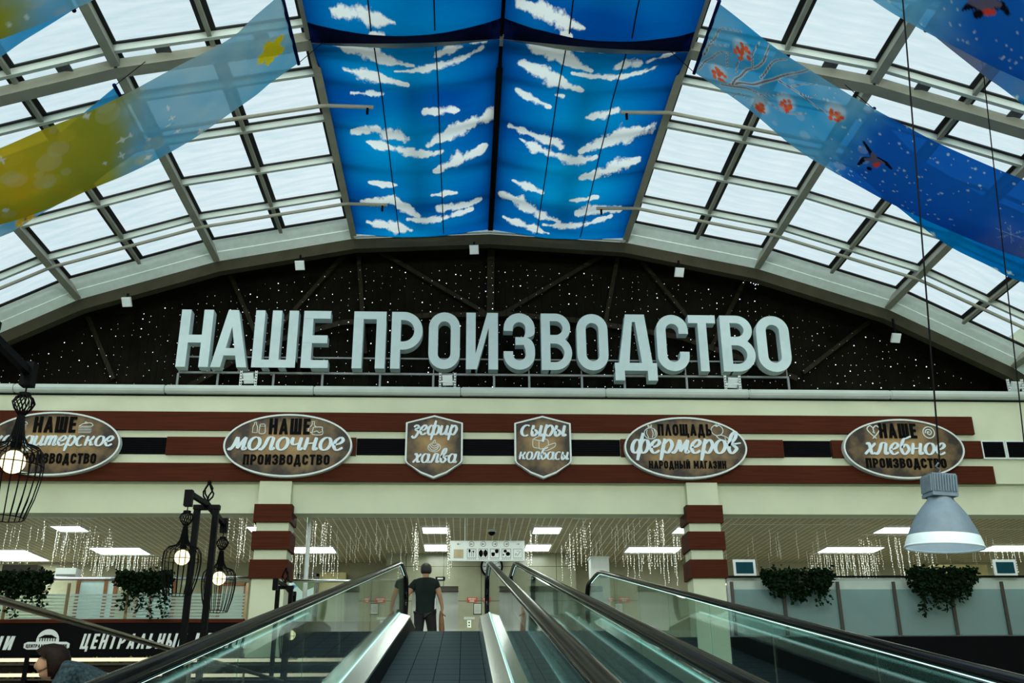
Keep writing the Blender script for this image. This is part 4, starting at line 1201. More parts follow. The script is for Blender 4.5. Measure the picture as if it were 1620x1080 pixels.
def sky_cloth(sgn, y0, y1, near, label):
    xa, xb = (XC-2.96, XC-.03) if sgn < 0 else (XC+.03, XC+2.96)
    nx, ny = 136, int((y1-y0)/.022)
    x = np.linspace(xa, xb, nx); y = np.linspace(y0, y1, ny)
    X, Y = np.meshgrid(x, y)
    u = (X-xa)/(xb-xa)
    base = np.interp(X, VX, VZ)
    drop = .15 if near else .0
    sag = .10*np.sin(np.pi*u)+(.0 if near else .05)*np.abs(np.sin(np.pi*(Y-12.6)/1.75))**.6*np.sin(np.pi*u)
    fold = .012*fnoise(X*1.1, Y*5, 3, 3)+.02*np.exp(-np.minimum(u, 1-u)*5)*fnoise(Y*6+X*2, X*1.2, 8, 2)
    edge = np.minimum(1, np.minimum(u, 1-u)*8)
    end = .32*np.exp(-((Y-12.75)/.75)**2) if not near else np.exp(-(y1-Y)/.6)*.20*np.sin(np.pi*u)**.8
    Z = base+.055-drop-sag-fold*edge-end*(.5 if not near else 1)
    cf = cloud_field(X, Y, CLOUDS_L if sgn < 0 else CLOUDS_R, near)
    cf = np.clip(cf, -1.6, 1)*.9+.30*fnoise(X*3.5+Y*.8, Y*1.8, 1, 3)
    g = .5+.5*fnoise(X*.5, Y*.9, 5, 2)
    g = np.clip(.02+1.0*g*np.sin(np.pi*np.clip(u, 0, 1))**.8, 0, 1)  # blue deepens towards both side edges: beam shade painted into the colour
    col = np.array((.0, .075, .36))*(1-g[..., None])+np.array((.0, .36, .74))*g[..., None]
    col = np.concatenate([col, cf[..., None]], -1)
    s = thing('sky_banner', ((xa+xb)/2, y0, 8.4), label, 'banner', 'printed sky cloths under the ridge')
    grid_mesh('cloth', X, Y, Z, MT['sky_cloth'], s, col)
    ye = y1 if near else y0
    if near:                                # hem flap hanging along the far edge
        ug = np.linspace(0, 1, 60); row = Z[-1]; xx = np.interp(ug, np.linspace(0, 1, nx), x); zz0 = np.interp(xx, x, row)
        mb = MB(); n = 60
        vs = [(a, ye, b+.015) for a, b in zip(xx, zz0)]+[(a, 12.77, prof(a)-.13-.05*math.sin(math.pi*w_)) for a, b, w_ in zip(xx, zz0, ug)]
        vs += [(p[0], p[1]+.012, p[2]) for p in vs]
        fs = []
        for i in range(n-1):
            fs += [(i, i+1, n+i+1, n+i), (2*n+i, 3*n+i, 3*n+i+1, 2*n+i+1), (i, 2*n+i, 2*n+i+1, i+1), (n+i, n+i+1, 3*n+i+1, 3*n+i)]
        mb.add(vs, fs).build('hem', MT['hem'], s, smooth=True)
    for k in (.335, .665):
        j = int(k*(nx-1))
        MB().tube([(x[j], y[i], Z[i, j]-.012) for i in range(0, ny, 8)], .011, 5).build('cord', MT['black'], s)
    return s
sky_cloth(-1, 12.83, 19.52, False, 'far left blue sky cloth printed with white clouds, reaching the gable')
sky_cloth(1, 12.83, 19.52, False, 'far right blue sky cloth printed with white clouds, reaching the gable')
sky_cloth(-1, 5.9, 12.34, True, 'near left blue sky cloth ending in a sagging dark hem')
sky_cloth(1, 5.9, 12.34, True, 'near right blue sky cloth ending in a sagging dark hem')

# ---- long banners slung from the roof beams to the sides
MT['banner'] = cloth('sheer_printed_banner', see=.26, trans=.55, bump=.2, bscale=(3, 5, 3))
P_IR = [(3.44,8.0),(3.89,7.6),(4.47,7.05),(5.05,6.54),(5.7,6.08),(6.2,5.75),(6.96,5.35),(8.0,4.9),(9.5,4.45),(11.2,4.3)]
P_IL = [(-2.56,8.0),(-2.92,7.62),(-3.18,7.31),(-3.77,6.82),(-4.27,6.42),(-4.84,6.03),(-5.33,5.76),(-5.9,5.42),(-6.45,5.2),(-8.0,4.7),(-9.8,4.4)]
P_OR = [(5.88,7.02),(6.4,6.35),(6.7,6.08),(7.35,5.53),(7.9,5.2),(8.42,4.9),(9.5,4.75),(11.0,4.6)]
P_OL = [(-4.9,7.0),(-5.34,6.53),(-5.65,6.2),(-6.0,5.98),(-6.3,5.79),(-6.8,5.42),(-8.0,4.95),(-10.0,4.75)]
def smooth_prof(P, n):
    p = spline(P, 8); p = np.array(p)
    s = np.concatenate([[0], np.cumsum(np.hypot(*np.diff(p, axis=0).T))])
    t = np.linspace(0, s[-1], n)
    return t, np.interp(t, s, p[:, 0]), np.interp(t, s, p[:, 1])
def locate(px, py, P):
    """where on a banner (length along it, Y) a measured photograph position lies"""
    t, x, z = smooth_prof(P, 400)
    best = None
    for i in range(400):
        q = at(px, py, X=x[i]); e = abs(q[2]-z[i])
        if best is None or e < best[0]: best = (e, t[i], q[1])
    return best[1], best[2]

def star4(S, Y, cx, cy, r):
    a = np.abs(S-cx)/r; b = np.abs(Y-cy)/r
    return sst(1-(np.sqrt(a)+np.sqrt(b)), 0, .15)
def paint_autumn(S, Y, P, ya, yb):
    n = fnoise(S*1.2, Y*1.2, 2, 3)
    v = (Y-ya)/(yb-ya)
    blue = np.array((.10, .42, .66)); lt = np.array((.36, .55, .64)); ol = np.array((.36, .34, .03)); ye = np.array((.62, .43, .02))
    c = lt+(blue-lt)*np.clip(.55+.6*n+.3*(v-.5), 0, 1)[..., None]
    k = sst(S+.35*n-.75*(v-.4), 2.35, 3.1)
    c = c*(1-k[..., None])+ol*k[..., None]
    k2 = sst(S+.4*n-.2*v, 2.9, 4.6)
    c = c*(1-k2[..., None])+ye*k2[..., None]
    for i in range(46):
        cx = rng.uniform(2.3, 7); cy = rng.uniform(ya, yb); r = rng.uniform(.05, .17)
        d = np.hypot(S-cx, Y-cy)/r
        c = mixc(c, .22*sst(1.05-d, 0, .12), (.62, .55, .34) if i % 3 else (.78, .52, .04))
    for i in range(22):
        c = mixc(c, .8*star4(S, Y, rng.uniform(1.8, 7), rng.uniform(ya, yb), rng.uniform(.06, .12)), (.80, .78, .70))
    # maple leaf
    lx, ly = locate(430, 78, P) if ya > 10 else (.6, ya+.8)
    a = np.arctan2(Y-ly, S-lx); d = np.hypot(S-lx, Y-ly)
    rr = .27*(.48+.5*np.abs(np.cos(2.5*a+.3))**.75+.07*np.cos(17*a))
    c = mixc(c, sst(rr-d, -.01, .01), (.66, .55, .02))
    # larger pale leaf far out
    lx, ly = 6.3, ya+(yb-ya)*.45
    a = np.arctan2(Y-ly, S-lx); d = np.hypot(S-lx, Y-ly)
    rr = .42*(.6+.3*np.abs(np.cos(2.5*a))+.12*np.cos(13*a))
    c = mixc(c, .8*sst(rr-d, -.01, .02), (.30, .30, .03))
    return c
def butterfly(c, S, Y, cx, cy, r, col, rot):
    u = (S-cx)*math.cos(rot)+(Y-cy)*math.sin(rot); v = -(S-cx)*math.sin(rot)+(Y-cy)*math.cos(rot)
    for s in (-1, 1):
        for (ox, oy, a, b) in ((.25, .45*s, .55, .42), (-.45, .38*s, .38, .32)):
            d = np.hypot((u/r-ox)/a, (v/r-oy)/b)
            c = mixc(c, sst(1-d, 0, .12), col)
            for (px_, py_) in ((.15, .1), (-.1, .15), (.1, -.15)):
                e = np.hypot((u/r-ox-px_)/.14, (v/r-oy-py_*s)/.09)
                c = mixc(c, .8*sst(1-e, 0, .3), (.80, .70, .42))
    d = np.hypot(u/r/.5, v/r/.07)
    return mixc(c, sst(1-d, 0, .3), (.25, .12, .02))
def paint_butterfly(S, Y, P, ya, yb):
    n = fnoise(S*1.5, Y*1.5, 4, 3)
    c = np.array((.05, .36, .70))*np.ones(S.shape+(3,))
    c = mixc(c, np.clip(sst(S+.4*n, .5, 1.6)*(.55+.4*n), 0, 1), (.42, .66, .78))
    c = mixc(c, np.clip(sst(n, .2, .9)*.5, 0, 1), (.70, .76, .78))
    w = yb-ya
    for cx, cy, r, col, rot in ((1.35, yb-.34, .17, (.72,.42,.03), .6), (1.75, yb-.8, .30, (.74,.48,.02), -.3), (1.95, yb-.22, .15, (.62,.20,.03), .2), (2.7, ya+.9, .28, (.76,.5,.03), 1.0),
                                (2.05, yb-.10, .18, (.74,.46,.03), 1.2), (3.3, yb-.3, .2, (.7,.3,.04), 0), (4.2, ya+.5, .3, (.74,.45,.03), .5)):
        c = butterfly(c, S, Y, cx, cy, r, col, rot)
    return c
def stroke(c, S, Y, pts, P, w, col, taper=True):
    q = [locate(1080+x/3, y/3, P) for x, y in pts]
    q = spline(q, 5) if len(q) > 2 else q
    n = len(q)
    ch = [(a, b, w*(1-.6*i/n if taper else 1)) for i, (a, b) in enumerate(q)]
    d = chain_d(S, Y, ch)
    c = mixc(c, .8*sst(1.9-d, 0, .5), (.62, .70, .76))
    return mixc(c, sst(1-d, 0, .4), col)
def bird(c, S, Y, P, near):
    """bullfinch seen from below: grey back, black cap, wings and tail, red breast; parts measured in the photograph"""
    def e(pts, w, col):
        nonlocal c
        q = [locate(x, y, P) for x, y in pts]
        d = chain_d(S, Y, [(a, b, r*.0082) for (a, b), r in zip(q, w)])
        c = mixc(c, sst(1-d, 0, .2), col)
    bk, gr, rd = (.008, .008, .016), (.13, .11, .17), (.75, .06, .04)
    if near:
        e([(1381,246),(1375,232),(1366,221)], (4,4,2.5), bk); e([(1379,247),(1367,246),(1357,253)], (6,5,3), bk); e([(1386,246),(1400,252),(1409,262)], (6,5,3), bk)
        e([(1378,247),(1369,247)], (6,4), gr); e([(1387,247),(1396,251)], (6,4), gr); e([(1381,240),(1382,252)], (6,8), gr)
        e([(1384,257),(1389,254)], (5,4), rd); e([(1374,259)], (5.5,), bk)
    else:
        e([(1552,2),(1535,0),(1524,9)], (9,7,3.5), bk); e([(1562,2),(1581,1),(1594,15)], (9,7,3.5), bk); e([(1556,-10),(1556,-30)], (6,4), bk)
        e([(1552,0),(1536,-2)], (9,6), gr); e([(1562,0),(1577,0)], (9,6), gr); e([(1556,-6),(1556,8)], (9,12), gr)
        e([(1560,13),(1568,10)], (7,5), rd); e([(1546,16)], (8.5,), bk)
    return c
def paint_winter(S, Y, P, ya, yb, detail=True):
    n = fnoise(S*1.3, Y*1.3, 6, 3)
    c = np.array((.20, .48, .70))*np.ones(S.shape+(3,))
    c = mixc(c, np.clip(.5+.7*n, 0, 1), (.03, .36, .70))
    c = mixc(c, sst(S+.25*n, 2.2, 3.1), (.01, .13, .55))
    c = mixc(c, .75*sst(S+.5*n+.5*(Y-ya)/(yb-ya), 5.0, 6.6), (.34, .36, .50))
    if detail:
        dk = (.20, .15, .14)
        for pts, w in (([(215,400),(350,380),(450,350),(560,325),(610,312)],.024),([(230,395),(290,330),(380,285),(405,230),(420,195)],.020),([(370,350),(440,280),(500,260)],.016),
                       ([(75,330),(150,262),(230,235)],.014),([(100,262),(150,180),(190,135),(280,130)],.014),([(120,215),(200,205),(215,200)],.010),([(330,300),(335,235),(370,180)],.012),
                       ([(180,410),(330,430),(400,480),(480,515),(580,512)],.016),([(460,370),(540,420),(630,490),(700,525)],.014),([(210,250),(208,320)],.010),([(250,330),(262,290),(290,262)],.010),
                       ([(520,400),(580,385),(640,395)],.010),([(540,425),(600,440),(640,440)],.008),([(220,470),(270,450),(330,515)],.010),([(400,430),(360,440),(470,430)],.008),([(330,430),(370,490)],.009)):
            c = stroke(c, S, Y, pts, P, w, dk)
        for bx, by, br in ((285,235,36),(170,360,30),(365,515,26),(490,482,30),(725,532,30)):
            s0, y0_ = locate(1080+bx/3, by/3, P)
            c = mixc(c, .6*sst(1-np.hypot(S-s0+.03, Y-y0_+.06)/.20, 0, .5), (.66, .74, .80))
            for i in range(20):
                a = rng.uniform(0, 6.28); r = .115*math.sqrt(rng.uniform(0, 1))*br/32
                d = np.hypot(S-s0-r*math.cos(a), Y-y0_-1.15*r*math.sin(a))/.038
                c = mixc(c, sst(1-d, 0, .3), (.78, .08+.1*rng.uniform(), .05))
    for i in range(130):
        cx = rng.uniform(1.9, 5.6) if i % 3 else rng.uniform(2.6, 4.2); cy = rng.uniform(ya, yb); r = rng.choice([.010, .012, .016, .022])
        c = mixc(c, .7*sst(1.1-np.hypot(S-cx, Y-cy)/r, 0, .4), (.62, .74, .72))
    for i in range(12):
        c = mixc(c, .25*sst(1-np.hypot(S-rng.uniform(1.2, 3), Y-rng.uniform(ya, yb))/rng.uniform(.05, .12), 0, .3), (.6, .66, .72))
    c = bird(c, S, Y, P, detail)
    for cx, cy, r in ((5.1, ya+1.1, .22), (5.6, ya+.75, .26), (5.9, ya+1.25, .2), (5.75, ya+.25, .24), (6.3, ya+.6, .3)):
        a = np.arctan2(Y-cy, S-cx); d = np.hypot(S-cx, Y-cy)/r
        m = (np.abs(np.sin(3*a))*d < .07)*(d < 1)*1.0+((np.abs(np.sin(3*a+.55))*d < .06)*(d > .4)*(d < .8))*1.0
        c = mixc(c, .5*np.clip(m, 0, 1), (.60, .68, .74))
    return c
def paint_stars(S, Y, P, ya, yb, grey=False):
    n = fnoise(S*1.3, Y*1.3, 9, 3)
    c = np.array((.0, .20, .62))*np.ones(S.shape+(3,))
    c = mixc(c, np.clip(.4+.5*n, 0, 1), (.0, .30, .72))
    if grey: c = mixc(c, sst(1.5-S+.3*n, 0, .6), (.17, .19, .30))
    for i in range(40):
        c = mixc(c, .9*star4(S, Y, rng.uniform(1.4, 5.5), rng.uniform(ya, yb), rng.uniform(.07, .13)), (.62, .78, .70))
    return c
def banner(P, ya, yb, paint, label, res=.022, **k):
    L = smooth_prof(P, 50)[0][-1]
    n, m = int(L/res), int((yb-ya)/res)
    t, x, z = smooth_prof(P, n)
    S, Y = np.meshgrid(t, np.linspace(ya, yb, m), indexing='ij')
    X = np.repeat(x[:, None], m, 1); Z = np.repeat(z[:, None], m, 1)
    v = (Y-ya)/(yb-ya)
    fan = np.exp(-S/1.1)
    Z = Z-.10*np.sin(np.pi*v)*(1-np.exp(-S/.8))*np.exp(-S/5)+.022*fan*np.sin(v*26+S*2)*np.sin(np.pi*v)+.02*fnoise(S*.7+v, v*4, 11, 2)
    inset = .0+.10*np.exp(-S/1.5)*0
    Yp = Y+(.5-v)*.16*np.exp(-(S-.9)**2/.5)
    col = paint(S, Y, P, ya, yb, **k)*.80
    b = thing('hanging_banner', (x[0], (ya+yb)/2, z[0]), label, 'banner', 'sheer printed banners')
    grid_mesh('cloth', X, Yp, Z, MT['banner'], b, col)
    MB().tube([(x[0], ya-.02, z[0]), (x[0], yb+.02, z[0])], .028, 8).build('rod_pocket', MT['hem'], b)
    sg = 1 if x[-1] > x[0] else -1
    for yy in (ya, yb):
        x1 = x[0]-sg*.35; MB().tube([(x[0], yy, z[0]), (x1, yy+.05, min(z[0]+.45, prof(x1)-.02))], .006, 5).build('string', MT['black'], b)
    return b
banner(P_IR, 10.92, 12.5, paint_winter, 'sheer blue banner printed with snowy berry branches and one bullfinch', .014)
banner(P_IL, 10.96, 12.49, paint_autumn, 'sheer blue to yellow banner printed with light circles and a maple leaf')
banner(P_OR, 11.95, 13.3, paint_stars, 'plain blue banner with pale stars hanging behind the berry branch banner', .03)
banner(P_OL, 11.75, 13.25, paint_butterfly, 'light blue banner mostly hidden behind the yellow banner', .03)
banner(P_IR, 7.8, 9.35, paint_winter, 'blue banner with a large bullfinch at the top right corner', .025, detail=False)
banner(P_OR, 8.85, 10.2, paint_stars, 'grey ended blue banner showing a narrow strip below the top right bullfinch banner', .03, grey=True)
banner(P_OL, 8.75, 10.2, paint_butterfly, 'light blue banner with orange butterflies at the top left corner', .025)
banner(P_IL, 7.75, 9.3, paint_autumn, 'yellow banner just touching the top left corner above the butterflies', .04)
# ================================================================== fittings of the hall
def flood(px, py, Yp, sz, label, group, ladder=False):
    p = at(px, py, Y=Yp)
    t = thing('floodlight', p, label, 'floodlight', group)
    c = Vector(p); u = Vector((1, .1*(-1 if px < 770 else 1), 0)).normalized(); n = Vector((0, -.8, -.6)); w = n.cross(u).normalized()
    def slab(h, d0, d1):
        vs = []
        for d in (d0, d1):
            for i, j in ((-1,-1),(1,-1),(1,1),(-1,1)): vs.append(c+u*(i*h)+w*(j*h)+n*d)
        return MB().add(vs, [(0,1,2,3),(7,6,5,4),(0,4,5,1),(1,5,6,2),(2,6,7,3),(3,7,4,0)])
    slab(sz/2, -.05, .0).build('housing', MT['white'], t)
    slab(sz/2*.9, .0, .012).build('glass_front', MT['flood'], t)
    if ladder:
        for s in (-1, 1):
            m = MB(); x = c.x+s*(sz/2+.045)
            z0, z1 = 4.935, c.z+.17
            m.box(x-.022, x-.014, c.y-.02, c.y+.02, z0, z1).box(x+.014, x+.022, c.y-.02, c.y+.02, z0, z1)
            for k in range(9):
                z = z0+(z1-z0)*(k+.5)/9; m.box(x-.014, x+.014, c.y-.02, c.y+.02, z-.012, z+.012)
            m.build('bracket', MT['white'], t)
        MB().box(c.x-sz/2-.03, c.x+sz/2+.03, c.y+.0, c.y+.03, c.z-.03, c.z+.0).build('cross_bar', MT['white'], t)
    else:
        MB().box(c.x-.02, c.x+.02, c.y-.0, c.y+.04, c.z+.05, prof(c.x)-.2).build('bracket', MT['black'], t)
    return t
for px, py, l in ((200,478,'white square floodlight at the far left end under the arch beam'),(474,420,'white square floodlight under the arch, above the gap left of the letter П'),(750,395,'white square floodlight under the arch just left of the ridge'),
                  (1075,431,'white square floodlight under the arch above the letter С'),(1418,535,'white square floodlight at the far right under the arch beam')):
    flood(px, py, 19.56, .20, l, 'floodlights under the arch')
for px, py, l in ((393,599,'white floodlight in ladder brackets under the letter Ш'),(708,602,'white floodlight in ladder brackets under the round letter between Р and И'),
                  (1159,606,'white floodlight in ladder brackets under the letter В near the right end'),(1607,612,'white floodlight in ladder brackets at the right edge of the picture')):
    flood(px, py, 19.08, .21, l, 'floodlights on the parapet', True)

# curtain of fairy lights before the gable
random.seed(11)
cur = thing('fairy_light_curtain', (XC, 20.3, 5.0), 'curtain of tiny white fairy lights hanging before the dark gable', 'fairy lights'); tag(cur, kind='stuff')
wi = MB(); do = MB(); x = XC-10.3
top = []
while x < XC+11.2:
    zt = prof(x)-.32-.04*math.sin(x*9)
    top.append((x, 20.28, zt))
    if zt > 5.3:
        zb_ = 4.98+random.random()*.2
        zz_ = zt; xx = x; P = [(x, 20.28, zt)]
        while zz_ > zb_:
            zz_ -= random.uniform(.1, .3); xx = x+random.uniform(-.02, .02)
            P.append((xx, 20.28+random.uniform(-.015, .015), zz_))
            if random.random() < .8:
                r = random.choice([.004, .005, .006, .007, .008, .010, .014]) if random.random() < .55 else .004
                do.octa((xx, 20.265, zz_), r)
        wi.tube(P, .004, 3, cap=False)
    x += random.uniform(.13, .21)
wi.tube(top, .008, 4, cap=False)
cx_, _, cz_ = at(1195, 442, Y=20.25)
for k in range(46): do.octa((cx_+random.gauss(0, .11), 20.25+random.uniform(-.06, .06), cz_+random.gauss(0, .08)), .011)
a_ = wi.build('wire', MT['black'], cur); b_ = do.build('fairy_light', MT['dot'], cur)
tag(a_, kind='stuff'); tag(b_, kind='stuff')

# ceiling panels of the lobby and the icicle lights below them
def panel(x0, x1, y0, y1, label, n=2):
    t = thing('ceiling_light', ((x0+x1)/2, (y0+y1)/2, CEIL), label, 'ceiling light', 'lobby ceiling panels')
    z = CEIL-.004
    f = MB(); fr_ = .03
    f.box(x0-fr_, x1+fr_, y0-fr_, y0, z-.03, z).box(x0-fr_, x1+fr_, y1, y1+fr_, z-.03, z).box(x0-fr_, x0, y0, y1, z-.03, z).box(x1, x1+fr_, y0, y1, z-.03, z)
    f.build('frame', MT['white'], t)
    w = (x1-x0)/n
    for i in range(n):
        MB().box(x0+w*i+.012, x0+w*(i+1)-.012, y0, y1, z-.018, z).build('diffuser', MT['panel'], t)
    return t
PANELS = [(-8.95,-7.75,20.25,20.75,'ceiling panel at the lintel edge behind the big caged pendant'),(-8.93,-8.32,21.87,22.47,'single ceiling panel above the left ivy, right of the big pendant'),
 (-9.05,-7.85,24.6,25.5,'double ceiling panel above the striped glass railing'),(-11.9,-10.7,24.9,26.5,'ceiling panel at the left edge of the picture'),
 (-4.0,-2.95,20.2,20.7,'ceiling panel at the lintel edge just right of the left column'),(-4.75,-3.85,21.9,22.5,'ceiling panel peeping out right behind the left column'),(-4.4,-3.2,24.45,25.25,'double ceiling panel right of the left column above the steel railing'),
 (-1.05,-.35,20.2,20.65,'ceiling panel at the lintel edge above the man'),(-.93,-.38,21.95,22.65,'middle ceiling panel of the row above the man'),(-.97,-.42,24.1,25.0,'rear ceiling panel of the row above the man'),
 (1.72,2.45,20.2,20.6,'ceiling panel at the lintel edge above the right end of the direction sign'),(1.55,2.15,21.95,22.65,'middle ceiling panel right of the direction sign'),(1.5,2.1,24.1,25.0,'rear ceiling panel beside the direction sign end'),
 (4.0,4.65,20.2,20.55,'ceiling panel at the lintel edge left of the right column'),(4.75,5.4,21.95,22.6,'ceiling panel partly hidden by the right column'),(4.05,5.35,24.45,25.2,'double ceiling panel left of the right column'),
 (9.42,10.5,21.87,22.55,'ceiling panel just left of the grey bell lamp'),(9.0,10.45,24.45,25.2,'double ceiling panel above the right glass railing'),(13.1,14.4,24.2,25.0,'ceiling panel at the right edge of the picture')]
for a in PANELS: panel(*a[:4], a[4], 1 if a[1]-a[0] < .8 else 2)

def icicles(x0, x1, y, label, n, lmin=.15, lmax=.75, bright=True, ybk=None):
    t = thing('icicle_light', ((x0+x1)/2, y, CEIL), label, 'string lights', 'icicle lights below the lobby ceiling')
    w = MB(); d = MB()
    for i in range(n):
        x = x0+(x1-x0)*(i+random.random()*.8)/n; yy = y+(random.uniform(0, ybk-y) if ybk else random.uniform(-.05, .05)); L_ = random.uniform(lmin, lmax)
        z = CEIL-.05; P = [(x, yy, z)]
        while z > CEIL-.05-L_:
            z -= .06; P.append((x+random.uniform(-.011, .011), yy+random.uniform(-.011, .011), z))
            d.octa(P[-1], random.choice((.006, .008, .011)) if bright else .005)
        w.tube(P, .003, 3, cap=False)
    w.tube([(x0, y, CEIL-.04), (x1, y, CEIL-.04)], .006, 4)
    tag(w.build('wire', MT['white'], t), kind='stuff'); tag(d.build('bulb', MT['dot2'], t), kind='stuff')
    return t
ICI = [(-10.2,-7.6,20.9,'icicle lights below the leftmost ceiling panel at the lintel',26,.2,.8,True,22.5),(-9.2,-7.9,22.55,'icicle lights around the single panel above the left ivy',20,.2,.9,True,23.4),
 (-9.3,-7.5,25.55,'icicle lights along the double panel above the striped railing',30,.2,.85,True,None),(-12.2,-10.4,24.8,'icicle lights at the left edge of the picture',24,.2,.7,True,None),
 (-4.85,-4.15,20.3,'icicle lights left of the left column',16,.3,.9,True,21.2),(-3.3,-2.85,20.8,'icicle lights at the lintel right of the left column',12,.3,.9,True,21.6),
 (-4.5,-3.1,25.3,'icicle lights along the double panel above the steel railing',18,.15,.8,True,None),
 (-1.12,-1.02,20.8,'icicle lights left of the panels above the man',9,.5,.9,True,23.5),(-.40,-.30,20.8,'icicle lights right of the panels above the man',8,.4,.8,True,25.0),
 (1.45,1.62,21.5,'icicle lights left of the panels beside the direction sign',8,.3,.8,True,24.6),(2.3,2.7,20.9,'icicle lights right of the panels beside the direction sign',16,.4,1.0,True,24.0),
 (4.0,4.3,20.7,'icicle lights at the lintel left of the right column',12,.3,.9,True,22.0),(4.75,5.3,22.7,'icicle lights close to the right column',12,.3,.9,True,None),
 (4.0,5.4,25.3,'icicle lights along the double panel left of the right column',16,.2,.9,True,None),
 (9.2,10.9,22.7,'icicle lights beside the grey bell lamp',22,.3,1.1,True,23.4),(8.8,10.6,25.3,'icicle lights along the double panel above the right railing',26,.3,.95,True,None),
 (13.0,14.5,24.3,'icicle lights at the right edge of the picture',16,.2,.6,True,None)]
for a in ICI: icicles(*a)
for (a, b, y, l) in ((-2.9,-1.3,21.0,'faint icicle lights over the left half of the lobby'),(2.95,3.9,20.7,'faint icicle lights over the right half of the lobby'),(-6.5,-4.4,22,'faint icicle lights behind the twin lamp post'),(5.8,8.8,21.5,'faint icicle lights above the left ivy of the right railing'),(10.8,13,22.0,'faint icicle lights right of the bell lamp')):
    icicles(a, b, y, l, 22, .15, .6, False, y+4)

# lift lobby fittings
def slab_px(x0, x1, y0, y1, Yp, d, name, mt, parent=None, **k):
    a = at(x0, y1, Y=Yp); b = at(x1, y0, Y=Yp)
    return MB().box(a[0], b[0], Yp, Yp+d, a[2], b[2]).build(name, mt, parent, **k)
YD = 20.5
a0 = at(712, 887, Y=YD); a1 = at(830, 855, Y=YD)
ds = thing('direction_sign', ((a0[0]+a1[0])/2, YD, a0[2]), 'white hanging direction sign with arrows and boxed pictograms', 'sign')
MB().box(a0[0], a1[0], YD, YD+.05, a0[2], a1[2]).build('board', MT['flood'], ds)
for x in (a0[0]+.3, a1[0]-.3): MB().tube([(x, YD+.02, a1[2]), (x, YD+.02, CEIL)], .008, 6).build('hanger', MT['white'], ds)
def DS(u, v): return (a0[0]+(a1[0]-a0[0])*u, a0[2]+(a1[2]-a0[2])*v)
pxs = (a1[0]-a0[0])/119.0
cols_ = [.112, .286, .442, .596, .752, .906]
pic = MB(); fr2 = MB(); faint = MB()
def dline(mb, u, v, q, s, wd=.014):
    cx, cz = DS(u, v)
    for n, st in enumerate(q):
        p = spline(st) if 2 < len(st) < 9 and st[0] != st[-1] else st
        L, R_ = pen_strip([(a*s, b*s) for a, b in p], wd, wd)
        mb.strip(L, R_, lambda a, b, d: (cx+a, YD-d, cz+b), .004+.0004*(n % 3), 0)
def ddisc(mb, u, v, rx, rz, dx=0, dz=0, n=12):
    cx, cz = DS(u, v)
    mb.prism([(cx+dx+rx*math.cos(2*math.pi*k/n), cz+dz+rz*math.sin(2*math.pi*k/n)) for k in range(n)], lambda a, b, d: (a, YD-d, b), .004, 0)
q = 7.2*pxs
for i, u in enumerate(cols_):
    mb = faint if i == 5 else pic
    sgn = -1 if i < 3 else 1
    if 0 < i < 5: dline(mb, u, .83, [ell(0,0,1,1)], 4*pxs, .007)
    dline(mb, u, .83, [[(-.7,0),(.7,0)], [(.7*sgn,0),(.15*sgn,.45)], [(.7*sgn,0),(.15*sgn,-.45)]], 3.2*pxs, .011)
    if i > 0:
        dline(mb, u, .37, [[(-1,-1),(1,-1),(1,1),(-1,1),(-1,-1)]], q*.97, .010)
        for k in range(5): dline(mb, u, .085, [[(-.95+.42*k,0),(-.68+.42*k,0)]], q, .012)
u = cols_[1]
dline(pic, u, .37, [[(-.45,.6),(-.45,-.7)], [(0,.6),(0,-.7)], [(.4,.6),(.4,-.7)], [(.55,.6),(.4,.2),(.25,.6)]], q, .012); ddisc(pic, u, .37, .022, .035, -.45*q, .55*q)
u = cols_[2]
dline(pic, u, .37, [[(0,.7),(0,-.75)]], q, .008)
for s_ in (-.5, .5):
    ddisc(pic, u, .37, .018, .018, s_*q, .62*q); ddisc(pic, u, .37, .042, .07, s_*q, .02*q); dline(pic, u, .37, [[(s_,-.2),(s_,-.8)]], q, .035)
u = cols_[3]
for ox, oz in ((-.35,-.3),(.45,.35)):
    ddisc(pic, u, .37, .036, .03, ox*q, oz*q)
    for k in range(4): ddisc(pic, u, .37, .012, .015, (ox-.3+.2*k)*q, (oz+.32+(.08 if k in (1,2) else 0))*q)
u = cols_[4]
ddisc(pic, u, .37, .04, .035, -.25*q, .5*q, 5); ddisc(pic, u, .37, .05, .045, .35*q, -.1*q, 6); ddisc(pic, u, .37, .016, .016, -.65*q, -.3*q); dline(pic, u, .37, [[(.0,-.55),(-.2,-.8)]], q, .012)
u = cols_[5]
dline(faint, u, .37, [[(-.6,-.5),(-.4,.0),(-.1,-.5),(.3,.1),(.6,.4)], [(-.2,.5),(.3,.5)]], q, .010)
pic.build('pictograms', MT['ink'], ds); faint.build('faded_pictogram', MT['steel'], ds)
cx, cz = DS(cols_[0], .35)
MB().box(cx-.10, cx+.10, YD-.004, YD, cz-.09, cz+.09).build('yellowed_patch', mat('yellowed_patch', (.60, .50, .32), .7), ds)

